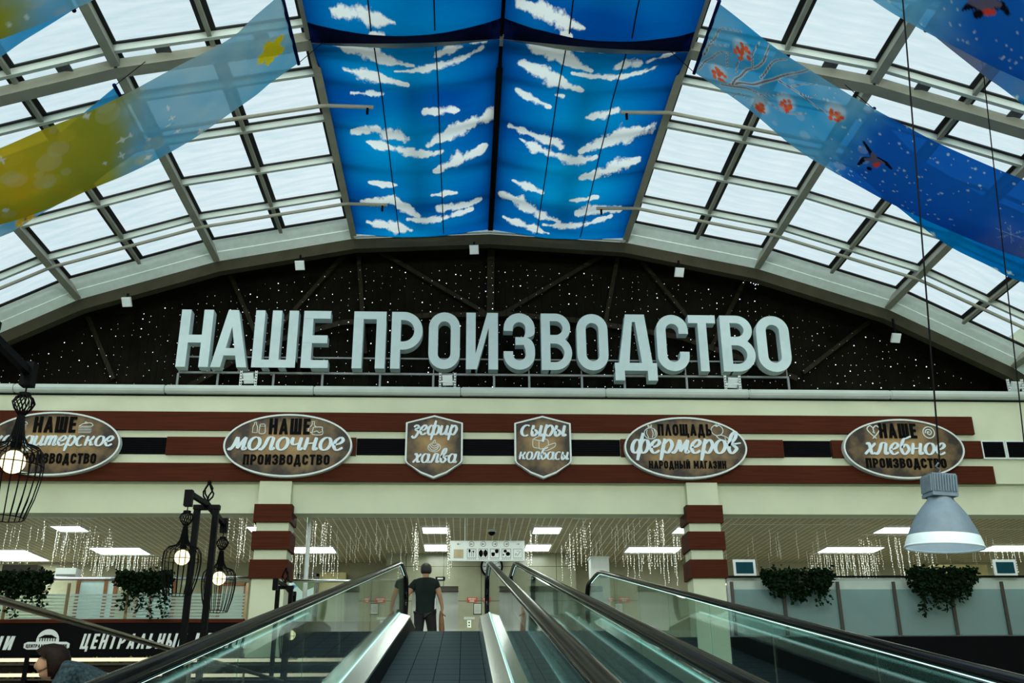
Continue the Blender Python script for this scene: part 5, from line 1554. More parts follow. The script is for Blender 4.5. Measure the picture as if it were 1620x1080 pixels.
ck = at(778, 896, Y=YL-.02)
c = thing('wall_clock', (ck[0], YL, ck[2]-.27), 'round white wall clock with thick black rim half hidden by the direction sign', 'clock')
fc = lambda u, v, d: (ck[0]+u, YL-d, ck[2]+v)
circ = lambda r, n=40: [(r*math.cos(2*math.pi*k/n), r*math.sin(2*math.pi*k/n)) for k in range(n)]
MB().strip(circ(.285), circ(.235), fc, .06, 0, True).build('rim', MT['black'], c)
MB().prism(circ(.24), fc, .03, 0).build('dial', MT['flood'], c)
m = MB()
for k in range(12):
    a = 2*math.pi*k/12; dx, dz = math.sin(a), math.cos(a); l0 = .15 if k % 3 == 0 else .175
    m.prism([(dx*l0-dz*.009, dz*l0+dx*.009), (dx*l0+dz*.009, dz*l0-dx*.009), (dx*.215+dz*.009, dz*.215-dx*.009), (dx*.215-dz*.009, dz*.215+dx*.009)], fc, .034, .03)
m.build('hour_marks', MT['ink'], c)
for a, l, n_ in ((math.radians(305), .12, 'hour_hand'), (math.radians(60), .18, 'minute_hand')):
    dx, dz = math.sin(a), math.cos(a)
    MB().prism([(-dz*.012, dx*.012), (dz*.012, -dx*.012), (dx*l, dz*l)], fc, .04, .035).build(n_, MT['ink'], c)

def notice(x0, x1, y0, y1, label, rows=2):
    a = at(x0, y1, Y=YL-.01); b = at(x1, y0, Y=YL-.01)
    t = thing('notice', ((a[0]+b[0])/2, YL, a[2]), label, 'notice', None)
    MB().box(a[0], b[0], YL-.012, YL-.001, a[2], b[2]).build('plate', MT['red'], t)
    m = MB(); w = b[0]-a[0]; h = b[2]-a[2]
    for r in range(rows):
        z = a[2]+h*(.68-.42*r); x = a[0]+w*(.12 if r == 0 else .25); e = b[0]-w*(.12 if r == 0 else .25)
        while x < e:
            l = random.uniform(.03, .055); m.box(x, min(x+l*.75, e), YL-.015, YL-.011, z-.02, z+.02); x += l
    m.build('print', MT['paper'], t)
notice(607, 621, 946, 953.5, 'red notice on the marble wall left of the man')
notice(739, 755, 944.5, 952.5, 'red notice on the marble between the two lift doors')
notice(764, 772, 944.5, 952.5, 'small red notice right of the black handrail end')
def paper(x0, x1, y0, y1, label):
    a = at(x0, y1, Y=YL-.01); b = at(x1, y0, Y=YL-.01)
    t = thing('framed_sheet', ((a[0]+b[0])/2, YL, a[2]), label, 'framed notice', None)
    MB().box(a[0], b[0], YL-.014, YL-.001, a[2], b[2]).build('frame', MT['black'], t)
    MB().box(a[0]+.015, b[0]-.015, YL-.018, YL-.013, a[2]+.015, b[2]-.015).build('sheet', MT['paper'], t)
    m = MB(); z = b[2]-.05
    while z > a[2]+.04: m.box(a[0]+.035, b[0]-.04, YL-.0195, YL-.0178, z-.004, z+.004); z -= .026
    m.build('print', MT['steel'], t)
paper(601.5, 610, 956, 973.5, 'black framed white sheet under the red notice left of the man')
paper(749, 762, 954, 971.5, 'black framed white sheet beside the black handrail end')
o = slab_px(734, 751, 975.5, 979.5, YL-.012, .011, 'label_strip', MT['paper']); tag(o, 'white label strip above the lift call panel', 'label')
cp = thing('call_panel', at(742, 992, Y=YL-.02), 'steel lift call panel between the two lift doors', 'lift call panel')
slab_px(739, 745.5, 980.5, 992.5, YL-.014, .013, 'plate', MT['chrome'], cp)
for py in (984.5, 989):
    q_ = at(742.2, py, Y=YL-.018); MB().prism([(q_[0]+u, q_[2]+v) for u, v in circ(.018, 12)], lambda u, v, d: (u, YL-d, v), .022, .014).build('button', MT['black'], cp)
for x0, x1, l in ((689, 704, 'black lift indicator above the left lift door behind the man'), (833, 847, 'black lift indicator above the right lift door')):
    t = thing('lift_indicator', at((x0+x1)/2, 917, Y=YL-.03), l, 'lift indicator', 'lift indicators')
    slab_px(x0, x1, 912, 917.5, YL-.03, .029, 'housing', MT['black'], t)
    slab_px(x0+3, x1-3, 913.7, 916, YL-.034, .004, 'display', MT['paper'], t)
cm = at(778, 838, Z=CEIL)
t = thing('security_camera', (cm[0], cm[1], CEIL), 'small white dome camera on the lobby ceiling above the direction sign', 'camera')
MB().lathe((cm[0], cm[1], CEIL), [(.10, -.001), (.10, -.04), (.085, -.05)], 20).build('base', MT['white'], t, smooth=True)
MB().lathe((cm[0], cm[1], CEIL), [(.08, -.05), (.07, -.09), (.04, -.12), (.001, -.13)], 20).build('dome', MT['grille'], t, smooth=True)

# shop fronts in the depth of the lobby
def framed(x0, x1, y0, y1, Yp, fm, pm_, label,  name='shop_window', cat='window', bars=(), fw=.07):
    a = at(x0, y1, Y=Yp); b = at(x1, y0, Y=Yp)
    t = thing(name, ((a[0]+b[0])/2, Yp, 0), label, cat)
    m = MB(); X0, X1, z0, z1 = float(a[0]), float(b[0]), 0.0, float(b[2])
    m.box(X0, X0+fw, Yp, Yp+.08, z0, z1).box(X1-fw, X1, Yp, Yp+.08, z0, z1).box(X0, X1, Yp, Yp+.08, z1-fw, z1).box(X0, X1, Yp, Yp+.08, z0, z0+fw)
    for u in bars: m.box(X0+(X1-X0)*u-fw/2, X0+(X1-X0)*u+fw/2, Yp, Yp+.08, z0, z1)
    m.build('frame', fm, t)
    MB().box(X0+.02, X1-.02, Yp+.03, Yp+.045, z0+.02, z1-.02).build('pane', pm_, t)
    return t
MT['orange_wood'] = mat('orange_wood', (.30, .09, .025), .5, var=.3, scale=4, stretch=(1, 1, 6))
MT['cool_paper'] = mat('cool_white_panel', (.62, .80, .84), .5, var=.06)
MT['sand'] = mat('sand_painted_wall', (.55, .47, .24), .8, var=.08)
framed(112, 187, 913, 985, 21.5, MT['orange_wood'], MT['cool_paper'], 'orange wooden shop window behind the striped glass railing', bars=(.72,))
framed(208, 280, 913, 985, 23.0, MT['orange_wood'], MT['cool_paper'], 'wooden shop window behind the right one of the two left ivy plants', bars=(.4,))
framed(340, 392, 921, 985, 22.0, MT['orange_wood'], MT['paper'], 'wooden shop window left of the left column')
framed(466, 505, 907, 985, 26.2, MT['dark'], MT['clear'], 'dark framed glass door behind the steel railing', 'glass_door', 'door')
qa, qb = at(506, 905, Y=26.6), at(548, 905, Y=26.6)
o = MB().box(qa[0], qb[0], 26.6, 26.95, 0, qa[2]).build('pilaster', MT['sand']); tag(o, 'sand coloured wall pier behind the steel railing', 'pier')
ps = thing('poster', at(462, 936, Y=22.5), 'blue white and green poster behind the steel railing right of the left column', 'poster')
pa = at(428, 937, Y=22.5); pb = at(497, 920, Y=22.5)
MB().box(pa[0], pb[0], 22.5, 22.53, 0, pb[2]).build('board', MT['cool_paper'], ps)
W_, H_ = float(pb[0]-pa[0]), float(pb[2]-pa[2])
fp = lambda u, v, d: (pa[0]+u*W_, 22.5-d, pa[2]+v*H_)
MB().prism([(0,0),(.55,.75),(.62,.6),(.2,-.3),(0,-.3)], fp, .004, 0).build('blue_print', mat('poster_blue', (.06, .32, .72), .4), ps)
MB().prism([(.5,1),(1,1),(1,.5),(.75,.05)], fp, .004, 0).build('green_print', mat('poster_green', (.08, .16, .05), .4), ps)
ac = thing('air_conditioner', at(106, 912, Y=21.0), 'white air conditioning unit above the glass railing between the left ivy plants', 'air conditioner')
slab_px(86, 121, 898, 912.5, 21.0, .3, 'body', MT['white'], ac)
slab_px(88, 119, 908, 911, 20.985, .016, 'outlet', MT['steel'], ac)
for px_ in (90, 117):
    q_ = at(px_, 898, Y=21.1); MB().tube([(q_[0], 21.15, q_[2]-.03), (q_[0], 21.15, CEIL)], .004, 6).build('hanger', MT['steel'], ac)
o = slab_px(0, 60, 893, 917, 20.6, .3, 'cabinet', MT['dark']); tag(o, 'dark wall cabinet above the leftmost ivy', 'cabinet')
tag(MB().tube([(-3.06, 19.75, 0), (-3.06, 19.75, CEIL)], .045, 12).build('conduit_pipe', MT['white'], smooth=True), 'white vertical pipe just right of the left column', 'pipe')
kb = thing('white_kiosk', at(949, 960, Y=22.0), 'white kiosk cabinet behind the rounded end of the right walkway', 'kiosk')
ka, kb2 = at(935, 900, Y=22), at(963, 882, Y=22)
MB().box(ka[0], kb2[0], 22, 22.4, 0, kb2[2]).build('body', MT['white'], kb)
MB().box(ka[0]-.02, kb2[0]+.02, 21.98, 22.42, kb2[2], kb2[2]+.03).build('top', MT['rim'], kb)
ct = thing('shop_counter', (9, 20.6, 0), 'long white lit shop counter showing just above the right glass railing', 'counter')
MB().box(5.2, XR-.05, 20.4, 20.9, 0, 1.30).build('front', MT['paper'], ct)
MB().box(5.15, XR-.05, 20.35, 20.95, 1.30, 1.38).build('top', MT['rim'], ct)
MB().box(5.25, XR-.1, 20.37, 20.40, 1.385, 1.42).build('light_strip', emit('yellow_strip', (1, .9, .5), 1.6), ct)
o = MB().box(10.9, 12.2, 23, 23.2, 0, 2.2).build('wall_panel', MT['sand']); tag(o, 'sand coloured panel behind the right ivy', 'panel')

# teal tablet screens on the railing
for x0, x1, y0, y1, l in ((1161, 1194, 885, 911, 'small teal screen in a white frame just right of the right column'), (1574, 1605, 885, 911, 'small teal screen in a white frame near the right edge')):
    a = at(x0, y1, Y=19.02); b = at(x1, y0, Y=19.02)
    t = thing('tablet_screen', ((a[0]+b[0])/2, 19.02, 1.366), l, 'screen', 'small screens on the right railing')
    z0 = 1.367; z1 = float(b[2])
    MB().box(a[0], b[0], 19.0, 19.04, z0, z1).build('frame', MT['white'], t)
    MB().box(a[0]+.05, b[0]-.05, 18.99, 19.0, z0+.05, z1-.05).build('screen', MT['teal'], t)

# hanging ivy
def ivy(x0, x1, y0, y1, Yp, label, tails, seed):
    r_ = random.Random(seed)
    a = at(x0, y1, Y=Yp); b = at(x1, y0, Y=Yp)
    X0, X1, zt = float(a[0]), float(b[0]), float(b[2])
    t = thing('hanging_ivy', ((X0+X1)/2, Yp, zt-.2), label, 'plant', 'ivy hung on the railings')
    MB().box(X0+.2, X1-.2, Yp-.12, Yp+.03, zt-.30, zt-.12).build('planter', MT['dark'], t)
    m = MB()
    def leaf(p, s):
        d = Vector((r_.gauss(0, 1), r_.gauss(-.6, .6), r_.gauss(-.5, .6))).normalized(); u = d.cross(Vector((r_.gauss(0, 1), r_.gauss(0, 1), r_.gauss(0, 1)))).normalized()
        p = Vector(p)
        n = d.cross(u)*s*.12
        m.add([p, p+d*s*.45+u*s*.42+n, p+d*s, p+d*s*.45-u*s*.42+n, p+d*s*.35-n], [(0, 1, 2, 4), (0, 4, 2, 3)])
    for k in range(1700):
        u = r_.random(); x = X0+(X1-X0)*u
        hang = (zt-float(a[2]))*(.62+.35*abs(math.sin(u*9+seed)))*math.sin(math.pi*min(1, max(0, u*.94+.03)))**.35
        z = zt-.02+r_.gauss(0, .03)-hang*r_.random()**1.2
        leaf((x, Yp-.12+r_.gauss(0, .07), z), r_.uniform(.05, .10))
    st = MB()
    for (tx, ty) in tails:
        e = at(tx, ty, Y=Yp-.1); x = float(e[0]); z = zt-.25; P = [(x, Yp-.1, z)]
        while z > e[2]:
            z -= .035; x += r_.gauss(0, .012); P.append((x, Yp-.1+r_.gauss(0, .01), z))
            for q_ in range(3): leaf((x+r_.gauss(0, .035), Yp-.11+r_.gauss(0, .03), z), r_.uniform(.045, .085))
        st.tube(P, .005, 4)
    m.build('foliage', MT['leaf'], t, fix=False); st.build('vine', MT['leaf'], t)
ivy(-12, 88, 905, 945, 18.86, 'hanging ivy at the left edge on the striped glass railing', [(8,968),(20,975),(45,962),(62,958),(70,966),(35,950)], 1)
ivy(188, 276, 905, 940, 18.86, 'hanging ivy with long loose tails beside the twin lamp post', [(196,962),(203,955),(226,966),(232,975),(247,958),(262,975),(255,950),(215,945)], 2)
ivy(1206, 1309, 901, 950, 18.83, 'broad hanging ivy right of the first teal screen', [(1308,952),(1300,955),(1250,952),(1270,950)], 3)
ivy(1439, 1536, 899, 952, 18.83, 'hanging ivy with a long pointed tail below the grey bell lamp', [(1468,972),(1464,962),(1476,960),(1502,963),(1508,958)], 4)

# black twin lamp posts with caged pendants
def cage_lamp(c, label, lit=True):
    """c: centre of the bulb"""
    t = thing('cage_pendant', c, label, 'pendant lamp', 'caged pendants')
    x, y, z = c
    w = MB()
    for k in range(22):
        a = 2*math.pi*k/22; ca, sa = math.cos(a), math.sin(a)
        P = [(r*ca+x, r*sa+y, z+h) for r, h in ((.022,.32),(.03,.25),(.042,.18),(.075,.125),(.15,.10),(.185,.055),(.195,-.03),(.19,-.12),(.17,-.24),(.13,-.38))]
        w.tube(P, .0042, 4, cap=False)
    for r, h in ((.195,-.03),(.13,-.38),(.15,.10)):
        w.tube([(x+r*math.cos(2*math.pi*k/24), y+r*math.sin(2*math.pi*k/24), z+h) for k in range(24)], .0035, 4, closed=True)
    w.build('cage', MT['black'], t)
    w = MB()
    for k in range(16):
        a = 2*math.pi*k/16; b = a+.5
        P = [(x+r*math.cos(a+.9*f_), y+r*math.sin(a+.9*f_), z+h) for f_, (r, h) in enumerate(((.025,.47),(.055,.45),(.072,.415),(.055,.375),(.022,.33)))]
        P = [(x+r*math.cos(a+.25*i), y+r*math.sin(a+.25*i), z+h) for i, (r, h) in enumerate(((.025,.47),(.055,.45),(.072,.415),(.055,.375),(.022,.33)))]
        w.tube(P, .005, 4, cap=False)
    w.lathe((x, y, z), [(.001, .49), (.04, .485), (.04, .465), (.001, .46)], 14)
    w.build('basket', MT['black'], t)
    MB().lathe((x, y, z), [(.001, .30), (.022, .30), (.03, .17), (.036, .10), (.03, .085), (.001, .085)], 14).build('socket', MT['black'], t, smooth=True)
    MB().ball((x, y, z), .078, 14).build('bulb', MT['bulb'], t, smooth=True)
    return t
def lamp_post(LPX, y, lab, near_lab, far_lab, an=.7, af=.8, zt=1.04):
    t = thing('lamp_post', (LPX, y, LOW), lab, 'lamp post', 'black twin lamp posts')
    for s in (-1, 1):
        MB().box(LPX+s*.105-.032, LPX+s*.105+.032, y-.03, y+.03, LOW+.02, zt-.04).build('leg', MT['black'], t)
    MB().box(LPX-.145, LPX+.145, y-.04, y+.04, zt-.05, zt+.0).build('top_plate', MT['black'], t)
    MB().box(LPX-.2, LPX+.2, y-.15, y+.15, LOW, LOW+.03).build('base', MT['black'], t)
    m = MB()
    for k in range(4):
        a = math.pi/2*k
        m.tube([(LPX+r*math.cos(a+f), y+r*math.sin(a+f), zt+h) for r, f, h in ((.01,0,.05),(.05,.4,.10),(.066,.8,.145),(.05,1.2,.19),(.01,1.6,.25))], .010, 5)
    m.lathe((LPX, y, zt), [(.036, 0), (.026, .03), (.016, .06)], 12).lathe((LPX, y, zt), [(.016, .24), (.024, .26), (.016, .285), (.001, .29)], 12)
    m.build('finial', MT['black'], t)
    for s, lb in ((-1, near_lab), (1, far_lab)):
        ye = y+s*(an if s < 0 else af)
        MB().beam((LPX, y, zt+.01), (LPX+.02*s, ye, zt-.06 if s > 0 else zt-.02), .05, .05).build('arm', MT['black'], t)
        MB().box(LPX+.02*s-.04, LPX+.02*s+.04, ye-.04, ye+.04, zt-.16, zt+.01).build('arm_box', MT['black'], t)
        if lb:
            xb = LPX+.02*s
            cl_ = cage_lamp((xb, ye, zt-.695), lb)
            MB().tube([(xb, ye, zt-.165), (xb, ye, zt-.22)], .006, 6).build('cable', MT['black'], cl_)
lamp_post(-2.90, 11.25, 'black twin lamp post with two lit cage lamps in front of the left railing', 'lit cage lamp on the left side of the middle twin lamp post', 'lit cage lamp on the right side of the middle twin lamp post')
lamp_post(-3.05, 5.85, 'black lamp post cut off by the left edge of the picture', None, 'large lit cage pendant in front of the leftmost oval sign')
lamp_post(float(at(451, 920, Y=16.5)[0]), 16.5, 'far black twin lamp post at the foot of the left column', None, 'cage lamp on the far twin lamp post below the left column', zt=.86)

# grey bell lamps on long cables
def bell(x, y, z, ztop, label, tilt=.06):
    t = thing('bell_lamp', (x, y, z), label, 'industrial lamp', 'grey bell lamps')
    sh = lambda r, h: (r, h)
    t.rotation_euler = (0.05, tilt, 0)
    def b(mb, name, mt, **k): return mb.build(name, mt, t, **k)
    b(MB().lathe((x, y, z), [(.285, 0), (.28, .035), (.262, .085)], 40), 'lower_band', MT['bell_white'], smooth=True)
    b(MB().lathe((x, y, z), [(.262, .085), (.235, .15), (.19, .24), (.14, .31), (.10, .36), (.085, .40)], 40), 'reflector', MT['lampgrey'], smooth=True)
    b(MB().tube([(x+.285*math.cos(2*math.pi*k/40), y+.285*math.sin(2*math.pi*k/40), z) for k in range(40)], .009, 6, closed=True), 'rim', MT['bell_white'], smooth=True)
    b(MB().lathe((x, y, z), [(.25, .10), (.22, .16), (.16, .26), (.08, .34), (.001, .35)], 32), 'inner_reflector', MT['bell_white'], smooth=True)
    b(MB().ball((x, y, z+.20), .05, 12, 1.5), 'lamp_bulb', MT['bulb2'], smooth=True)
    m = MB(); m.box(x-.095, x+.095, y-.095, y+.095, z+.40, z+.56)
    for k in range(9):
        for s in (-1, 1):
            q_ = -.085+.021*k
            m.box(x+q_, x+q_+.008, y+s*.095-.012, y+s*.095+.012, z+.42, z+.55)
            m.box(x+s*.095-.012, x+s*.095+.012, y+q_, y+q_+.008, z+.42, z+.55)
    b(m, 'housing', MT['lampgrey'])
    b(MB().box(x-.10, x+.10, y-.10, y+.10, z+.385, z+.41), 'collar', MT['lampgrey'])
    hk = MB().tube([(x, y, z+.56), (x+.02, y, z+.60), (x-.015, y, z+.63), (x+.01, y, z+.66)], .008, 6)
    b(hk, 'hook', MT['galv'])
    c = MB().tube([(x+.02, y, z+.65), (x+.04, y, (z+ztop)/2), (x+.05, y, ztop)], .007, 6)
    b(c, 'cable', MT['black'])
    return t
MT['bell_white'] = mat('white_enamel', (.62, .72, .78), .4, var=.05)
MT['bulb2'] = emit('cool_lamp_bulb', (.9, .97, 1.0), 7.0)
p = at(1494, 866, Y=7.5)
bell(float(p[0]), 7.5, float(p[2]), prof(float(p[0]))-.02, 'grey bell lamp hanging on a long black cable before the right railing')
p = at(1662, 1110, Y=10.55)
bell(float(p[0]), 10.55, float(p[2]), prof(float(p[0]))-.02, 'second bell lamp just outside the right edge, only its cable in view')

# added bell lamps, unseen above and behind the viewpoint, to brighten the hall
bl = bpy.data.lights.new('added_fill_light', 'POINT'); bl.energy = 720; bl.color = (.95, 1.0, .92); bl.shadow_soft_size = .25
for bx_, by_, w_ in ((-5.2, 3.0, 'left of the walkways'), (.5, 2.6, 'above the walkways'), (6.2, 3.0, 'right of the walkways'), (-5.2, -4.0, 'at the left rear of the hall'), (.5, -4.0, 'at the middle rear of the hall'), (6.2, -4.0, 'at the right rear of the hall')):
    t = bell(bx_, by_, 6.3, prof(bx_)-.02, 'added grey bell lamp hung high %s, unseen, brightening the hall' % w_, 0)
    lo = bpy.data.objects.new('added_fill_light', bl); C.objects.link(lo); lo.parent = t; lo.location = (0, 0, -.28)

# market shelves on the lower floor
def market(x0, x1, y, label, zs, seed):
    t = thing('market_shelf', ((x0+x1)/2, y, LOW), label, 'shelf', 'lit market shelves')
    r_ = random.Random(seed)
    for x in (x0, (x0+x1)/2, x1): MB().box(x-.04, x+.04, y-.04, y+.5, LOW, zs[0]+.12).build('upright', MT['black'], t)
    for z in zs:
        MB().box(x0, x1, y, y+.5, z-.06, z-.03).build('board', MT['dark'], t)
        MB().box(x0, x1, y-.03, y+.03, z, z+.055).build('light_tube', MT['warm'], t)
    MB().box(x0, x1, y+.48, y+.52, LOW, zs[0]+.1).build('back_panel', MT['dark'], t)
    for z in zs:
        g_ = MB()
        for k in range(160):
            g_.octa((r_.uniform(x0+.1, x1-.1), y+r_.uniform(.08, .4), z-.03+r_.uniform(.02, .09)), r_.uniform(.03, .055))
        tag(g_.build('green_produce', MT['leaf2'], t), kind='stuff')
zA = float(at(100, 1046, Y=18.2)[2]); zB = float(at(100, 1070, Y=18.2)[2])
market(-9.8, -5.1, 18.2, 'lit market shelf below the black lettered band at the far left', (zA, zB, zB-.6), 1)
market(-4.7, -1.5, 18.2, 'lit market shelf with green produce seen below the left column', (zA-.02, zB-.02, zB-.6), 2)
# ================================================================== people
def skin(name, J, E, mt, parent, sub=2):
    """one continuous surface grown over a jointed skeleton; J: name -> (x, y, z, radius) relative to parent"""
    names = list(J); ix = {n: i for i, n in enumerate(names)}
    me = bpy.data.meshes.new(name)
    me.from_pydata([J[n][:3] for n in names], [(ix[a], ix[b]) for a, b in E], [])
    o = bpy.data.objects.new(name, me); C.objects.link(o); o.parent = parent
    md = o.modifiers.new('skin', 'SKIN'); md.use_smooth_shade = True
    if not me.skin_vertices:
        bm = bmesh.new(); bm.from_mesh(me); bm.verts.layers.skin.verify(); bm.to_mesh(me); bm.free()
    sv = me.skin_vertices[0].data
    for i, n in enumerate(names):
        r = J[n][3]; sv[i].radius = r if isinstance(r, tuple) else (r, r)
        sv[i].use_root = (i == 0)
    sb = o.modifiers.new('sub', 'SUBSURF'); sb.levels = sub; sb.render_levels = sub
    me.materials.append(mt)
    return o
def hand(J, E, wrist, base, d, side, k, curl=.5):
    """palm and five fingers: d = pointing direction, side = towards the thumb"""
    d = Vector(d).normalized(); s = Vector(side).normalized(); n = d.cross(s).normalized()
    b = Vector(base)
    J[k+'palm'] = tuple(b+d*.055)+(.034,); E.append((wrist, k+'palm'))
    for f_, (o_, l) in enumerate(((.026, .07), (.009, .08), (-.009, .075), (-.026, .06))):
        p = b+d*.085+s*o_; q = p+d*l*.5+n*curl*.02; r = q+d*l*.45+n*curl*.045
        for nm, v in (('a', p), ('b', q), ('c', r)): J['%sf%d%s' % (k, f_, nm)] = tuple(v)+(.0095,)
        E += [(k+'palm', '%sf%da' % (k, f_)), ('%sf%da' % (k, f_), '%sf%db' % (k, f_)), ('%sf%db' % (k, f_), '%sf%dc' % (k, f_))]
    p = b+d*.04+s*.036; q = p+s*.022+d*.03; r = q+d*.03+n*curl*.02
    for nm, v in (('a', p), ('b', q), ('c', r)): J[k+'t'+nm] = tuple(v)+(.011,)
    E += [(k+'palm', k+'ta'), (k+'ta', k+'tb'), (k+'tb', k+'tc')]

mx = float(at(673, 940, Y=20.4)[0])
man = thing('person', (mx, 20.4, 0), 'man in dark t-shirt and black trousers walking away, carrying a brown package', 'person')
J = {'pel': (0,0,.97,(.12,.09)), 'sp': (0,.01,1.13,(.13,.10)), 'ch': (0,.02,1.34,(.165,.115)), 'nb': (0,.03,1.49,(.085,.075)), 'nk': (0,.045,1.565,.056),
     'hd0': (0,.065,1.64,(.07,.085)), 'hd1': (0,.075,1.715,(.078,.098)), 'hd2': (0,.07,1.775,(.058,.072)),
     'sl': (-.185,.03,1.445,.072), 'el': (-.335,-.02,1.20,.047), 'wl': (-.375,.10,.96,.031),
     'sr': (.185,.02,1.445,.072), 'er': (.265,-.02,1.17,.047), 'wr': (.305,.02,.985,.031),
     'hl': (-.09,0,.90,.075), 'kl': (-.11,.04,.50,.066), 'al': (-.13,-.08,.09,.042), 'tl': (-.14,.10,.035,.036),
     'hr': (.09,0,.90,.075), 'kr': (.135,.12,.51,.066), 'ar': (.17,.06,.09,.042), 'tr': (.185,.24,.035,.036),
     'ns': (0,.17,1.70,.014), 'eal': (-.078,.07,1.70,.016), 'ear': (.078,.07,1.70,.016)}
E_ = [('pel','sp'),('sp','ch'),('ch','nb'),('nb','nk'),('nk','hd0'),('hd0','hd1'),('hd1','hd2'),('ch','sl'),('sl','el'),('el','wl'),('ch','sr'),('sr','er'),('er','wr'),
      ('pel','hl'),('hl','kl'),('kl','al'),('al','tl'),('pel','hr'),('hr','kr'),('kr','ar'),('ar','tr'),('hd1','ns'),('hd1','eal'),('hd1','ear')]
hand(J, E_, 'wl', (-.378,.12,.92), (0,.25,-.9), (.7,.6,0), 'L'); hand(J, E_, 'wr', (.308,.03,.945), (.02,.05,-1), (0,1,0), 'R', 1.0)
man.scale = (1.1, 1, 1)
skin('body', J, E_, MT['skin'], man)
S_ = {'sp': (0,.01,1.10,(.185,.145)), 'wa': (0,.01,.73,(.195,.155)), 'ch': (0,.02,1.34,(.195,.14)), 'nb': (0,.035,1.55,(.085,.08)),
      'sl': (-.19,.03,1.445,.088), 'ml': (-.275,.0,1.30,.078), 'sr': (.19,.02,1.445,.088), 'mr': (.235,-.01,1.29,.078)}
skin('tshirt', S_, [('sp','wa'),('sp','ch'),('ch','nb'),('ch','sl'),('sl','ml'),('ch','sr'),('sr','mr')], MT['shirt'], man)
T_ = {'pel': (0,0,.95,(.175,.135)), 'hl': (-.095,.0,.84,.118), 'kl': (-.11,.04,.50,.090), 'al': (-.13,-.07,.11,.072), 'hr': (.095,.0,.84,.118), 'kr': (.135,.12,.51,.090), 'ar': (.168,.065,.11,.072)}
skin('trousers', T_, [('pel','hl'),('hl','kl'),('kl','al'),('pel','hr'),('hr','kr'),('kr','ar')], MT['trouser'], man)
for s, a, b in (('l', (-.13,-.10,.05), (-.142,.14,.04)), ('r', (.17,.04,.05), (.187,.27,.04))):
    skin('shoe', {'h': a+((.05,.045),), 'm': tuple((p+q)/2 for p, q in zip(a, b))+((.05,.04),), 't': b+((.045,.03),)}, [('h','m'),('m','t')], MT['black'], man)
h_ = MB(); m0 = (mx, 20.4, 0)
prof_h = [(.001,.128),(.05,.118),(.085,.085),(.101,.04),(.104,-.01),(.100,-.05),(.088,-.075),(.06,-.09)]
hv = MB().lathe((0,0,0), prof_h, 20)
for x, y, z in hv.v:
    x, y, z = x*1.04, y*1.04, z*1.03
    yy = y*1.08
    if yy > .045 and z < .03+.5*(yy-.045): z = .03+.5*(yy-.045); yy *= .8; x *= .8
    h_.v.append((mx+x*.95, 20.4+.06+yy, 1.715+z))
h_.f = hv.f
h_.build('hair', MT['hair'], man, smooth=True)
bag = MB(); bx, by = mx+.315, 20.44
P = [(bx, by, .90), (bx+.004, by, .82), (bx+.012, by, .72), (bx+.022, by, .55), (bx+.028, by, .47)]
bag.tube(P, [.022, .038, .052, .058, .045], 12)
tag(bag.build('package', MT['brown'], smooth=True), 'narrow brown package held in the right hand of the man in the t-shirt', 'package')

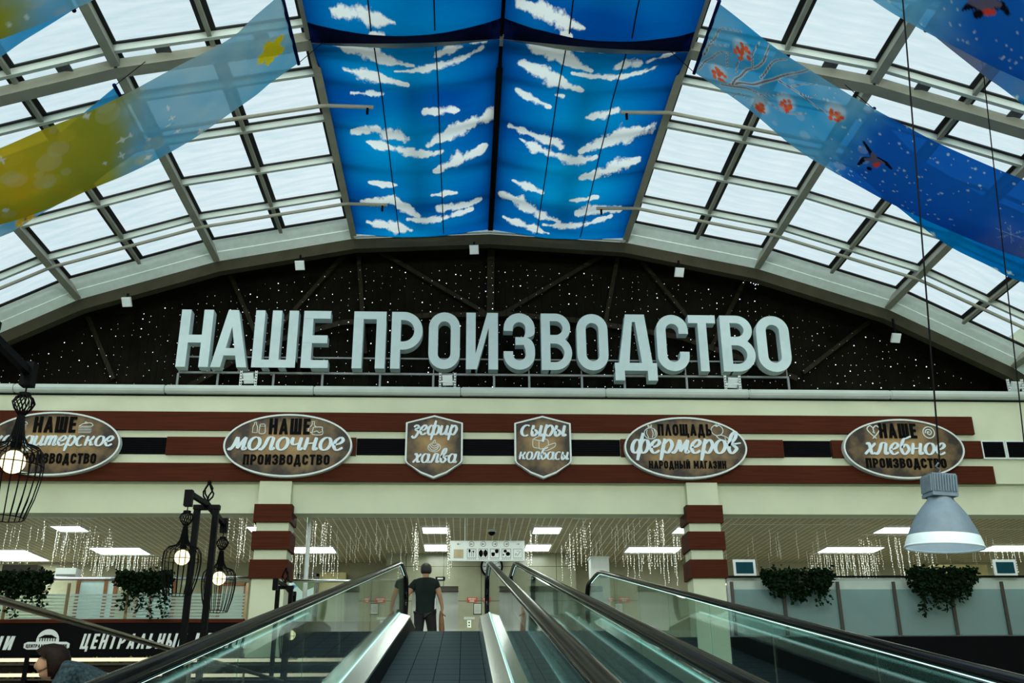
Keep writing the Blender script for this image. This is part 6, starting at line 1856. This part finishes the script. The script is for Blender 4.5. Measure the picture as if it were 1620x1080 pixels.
# bent person on the lower floor
hp = at(80, 1052, Y=7.4)
px0, pz0 = float(hp[0]), float(hp[2])
pr = thing('person', (px0+.42, 7.4, LOW), 'person with short brown hair and grey-blue patterned shirt bending to the left', 'person')
def rel(dx, dy, z, r): return (px0+dx-(px0+.42), dy, z-LOW, r)
hz = pz0
J = {'pel': rel(.50,.02,hz-.45,(.14,.12)), 'sp': rel(.38,.0,hz-.20,(.155,.125)), 'ch': rel(.25,.0,hz-.05,(.17,.12)), 'nb': rel(.12,.0,hz-.05,(.085,.08)), 'nk': rel(.075,.0,hz-.045,.06),
     'hd0': rel(.02,.0,hz-.03,(.075,.08)), 'hd1': rel(-.01,.0,hz+.01,(.08,.095)), 'hd2': rel(-.0,.0,hz+.06,(.062,.075)),
     'jaw': rel(-.055,.0,hz-.075,.04), 'ns': rel(-.115,.0,hz-.01,.013), 'e1': rel(.005,-.08,hz-.005,.018), 'e2': rel(.005,.08,hz-.005,.018),
     's1': rel(.22,-.19,hz-.07,.08), 'l1': rel(.08,-.27,hz-.40,.05), 'w1': rel(-.14,-.2,hz-.50,.033),
     's2': rel(.22,.19,hz-.07,.08), 'l2': rel(.08,.27,hz-.40,.05), 'w2': rel(-.14,.2,hz-.50,.033),
     'h1': rel(.45,-.09,hz-.58,.105), 'k1': rel(.38,-.10,LOW+.50,.068), 'a1': rel(.46,-.11,LOW+.09,.045), 't1': rel(.30,-.12,LOW+.04,.036),
     'h2': rel(.45,.09,hz-.58,.105), 'k2': rel(.40,.10,LOW+.50,.068), 'a2': rel(.50,.11,LOW+.09,.045), 't2': rel(.34,.12,LOW+.04,.036)}
E_ = [('pel','sp'),('sp','ch'),('ch','nb'),('nb','nk'),('nk','hd0'),('hd0','hd1'),('hd1','hd2'),('hd0','jaw'),('hd1','ns'),('hd1','e1'),('hd1','e2'),('ch','s1'),('s1','l1'),('l1','w1'),('ch','s2'),('s2','l2'),('l2','w2'),
      ('pel','h1'),('h1','k1'),('k1','a1'),('a1','t1'),('pel','h2'),('h2','k2'),('k2','a2'),('a2','t2')]
for k, w in (('A','w1'),('B','w2')):
    v = J[w]; hand(J, E_, w, (v[0]-.04, v[1], v[2]-.01), (-1,0,-.15), (0,1 if k == 'A' else -1,0), k)
skin('body', J, E_, MT['skin'], pr)
S_ = {k: (v[0], v[1], v[2], (tuple(r*1.16 for r in v[3]) if isinstance(v[3], tuple) else v[3]*1.2)) for k, v in J.items() if k in ('pel','sp','ch','nb','s1','s2')}
for k, a, b in (('m1','s1','l1'),('m2','s2','l2')): S_[k] = tuple((J[a][i]*.35+J[b][i]*.65) for i in range(3))+(.068,)
skin('shirt', S_, [('pel','sp'),('sp','ch'),('ch','nb'),('ch','s1'),('s1','m1'),('ch','s2'),('s2','m2')], MT['shirt2'], pr)
T_ = {k: (v[0], v[1], v[2], (tuple(r*1.14 for r in v[3]) if isinstance(v[3], tuple) else v[3]*1.25)) for k, v in J.items() if k in ('pel','h1','k1','a1','h2','k2','a2')}
T_ = {'pel': T_['pel'], **T_}
skin('trousers', T_, [('pel','h1'),('h1','k1'),('k1','a1'),('pel','h2'),('h2','k2'),('k2','a2')], MT['trouser'], pr)
h_ = MB()
hv = MB().lathe((0,0,0), prof_h, 24)
for x, y, z in hv.v:
    x, y, z = x*1.22, y*1.22, z*1.12+.004
    xx = x*1.05
    if xx < .02 and z < .025+.45*(.02-xx): z = .025+.45*(.02-xx); xx *= .80; y *= .80
    h_.v.append((px0+.0+xx, 7.4+y*.92, hz+.0+z))
h_.f = hv.f
h_.build('hair', MT['hair_brown'], pr, smooth=True)
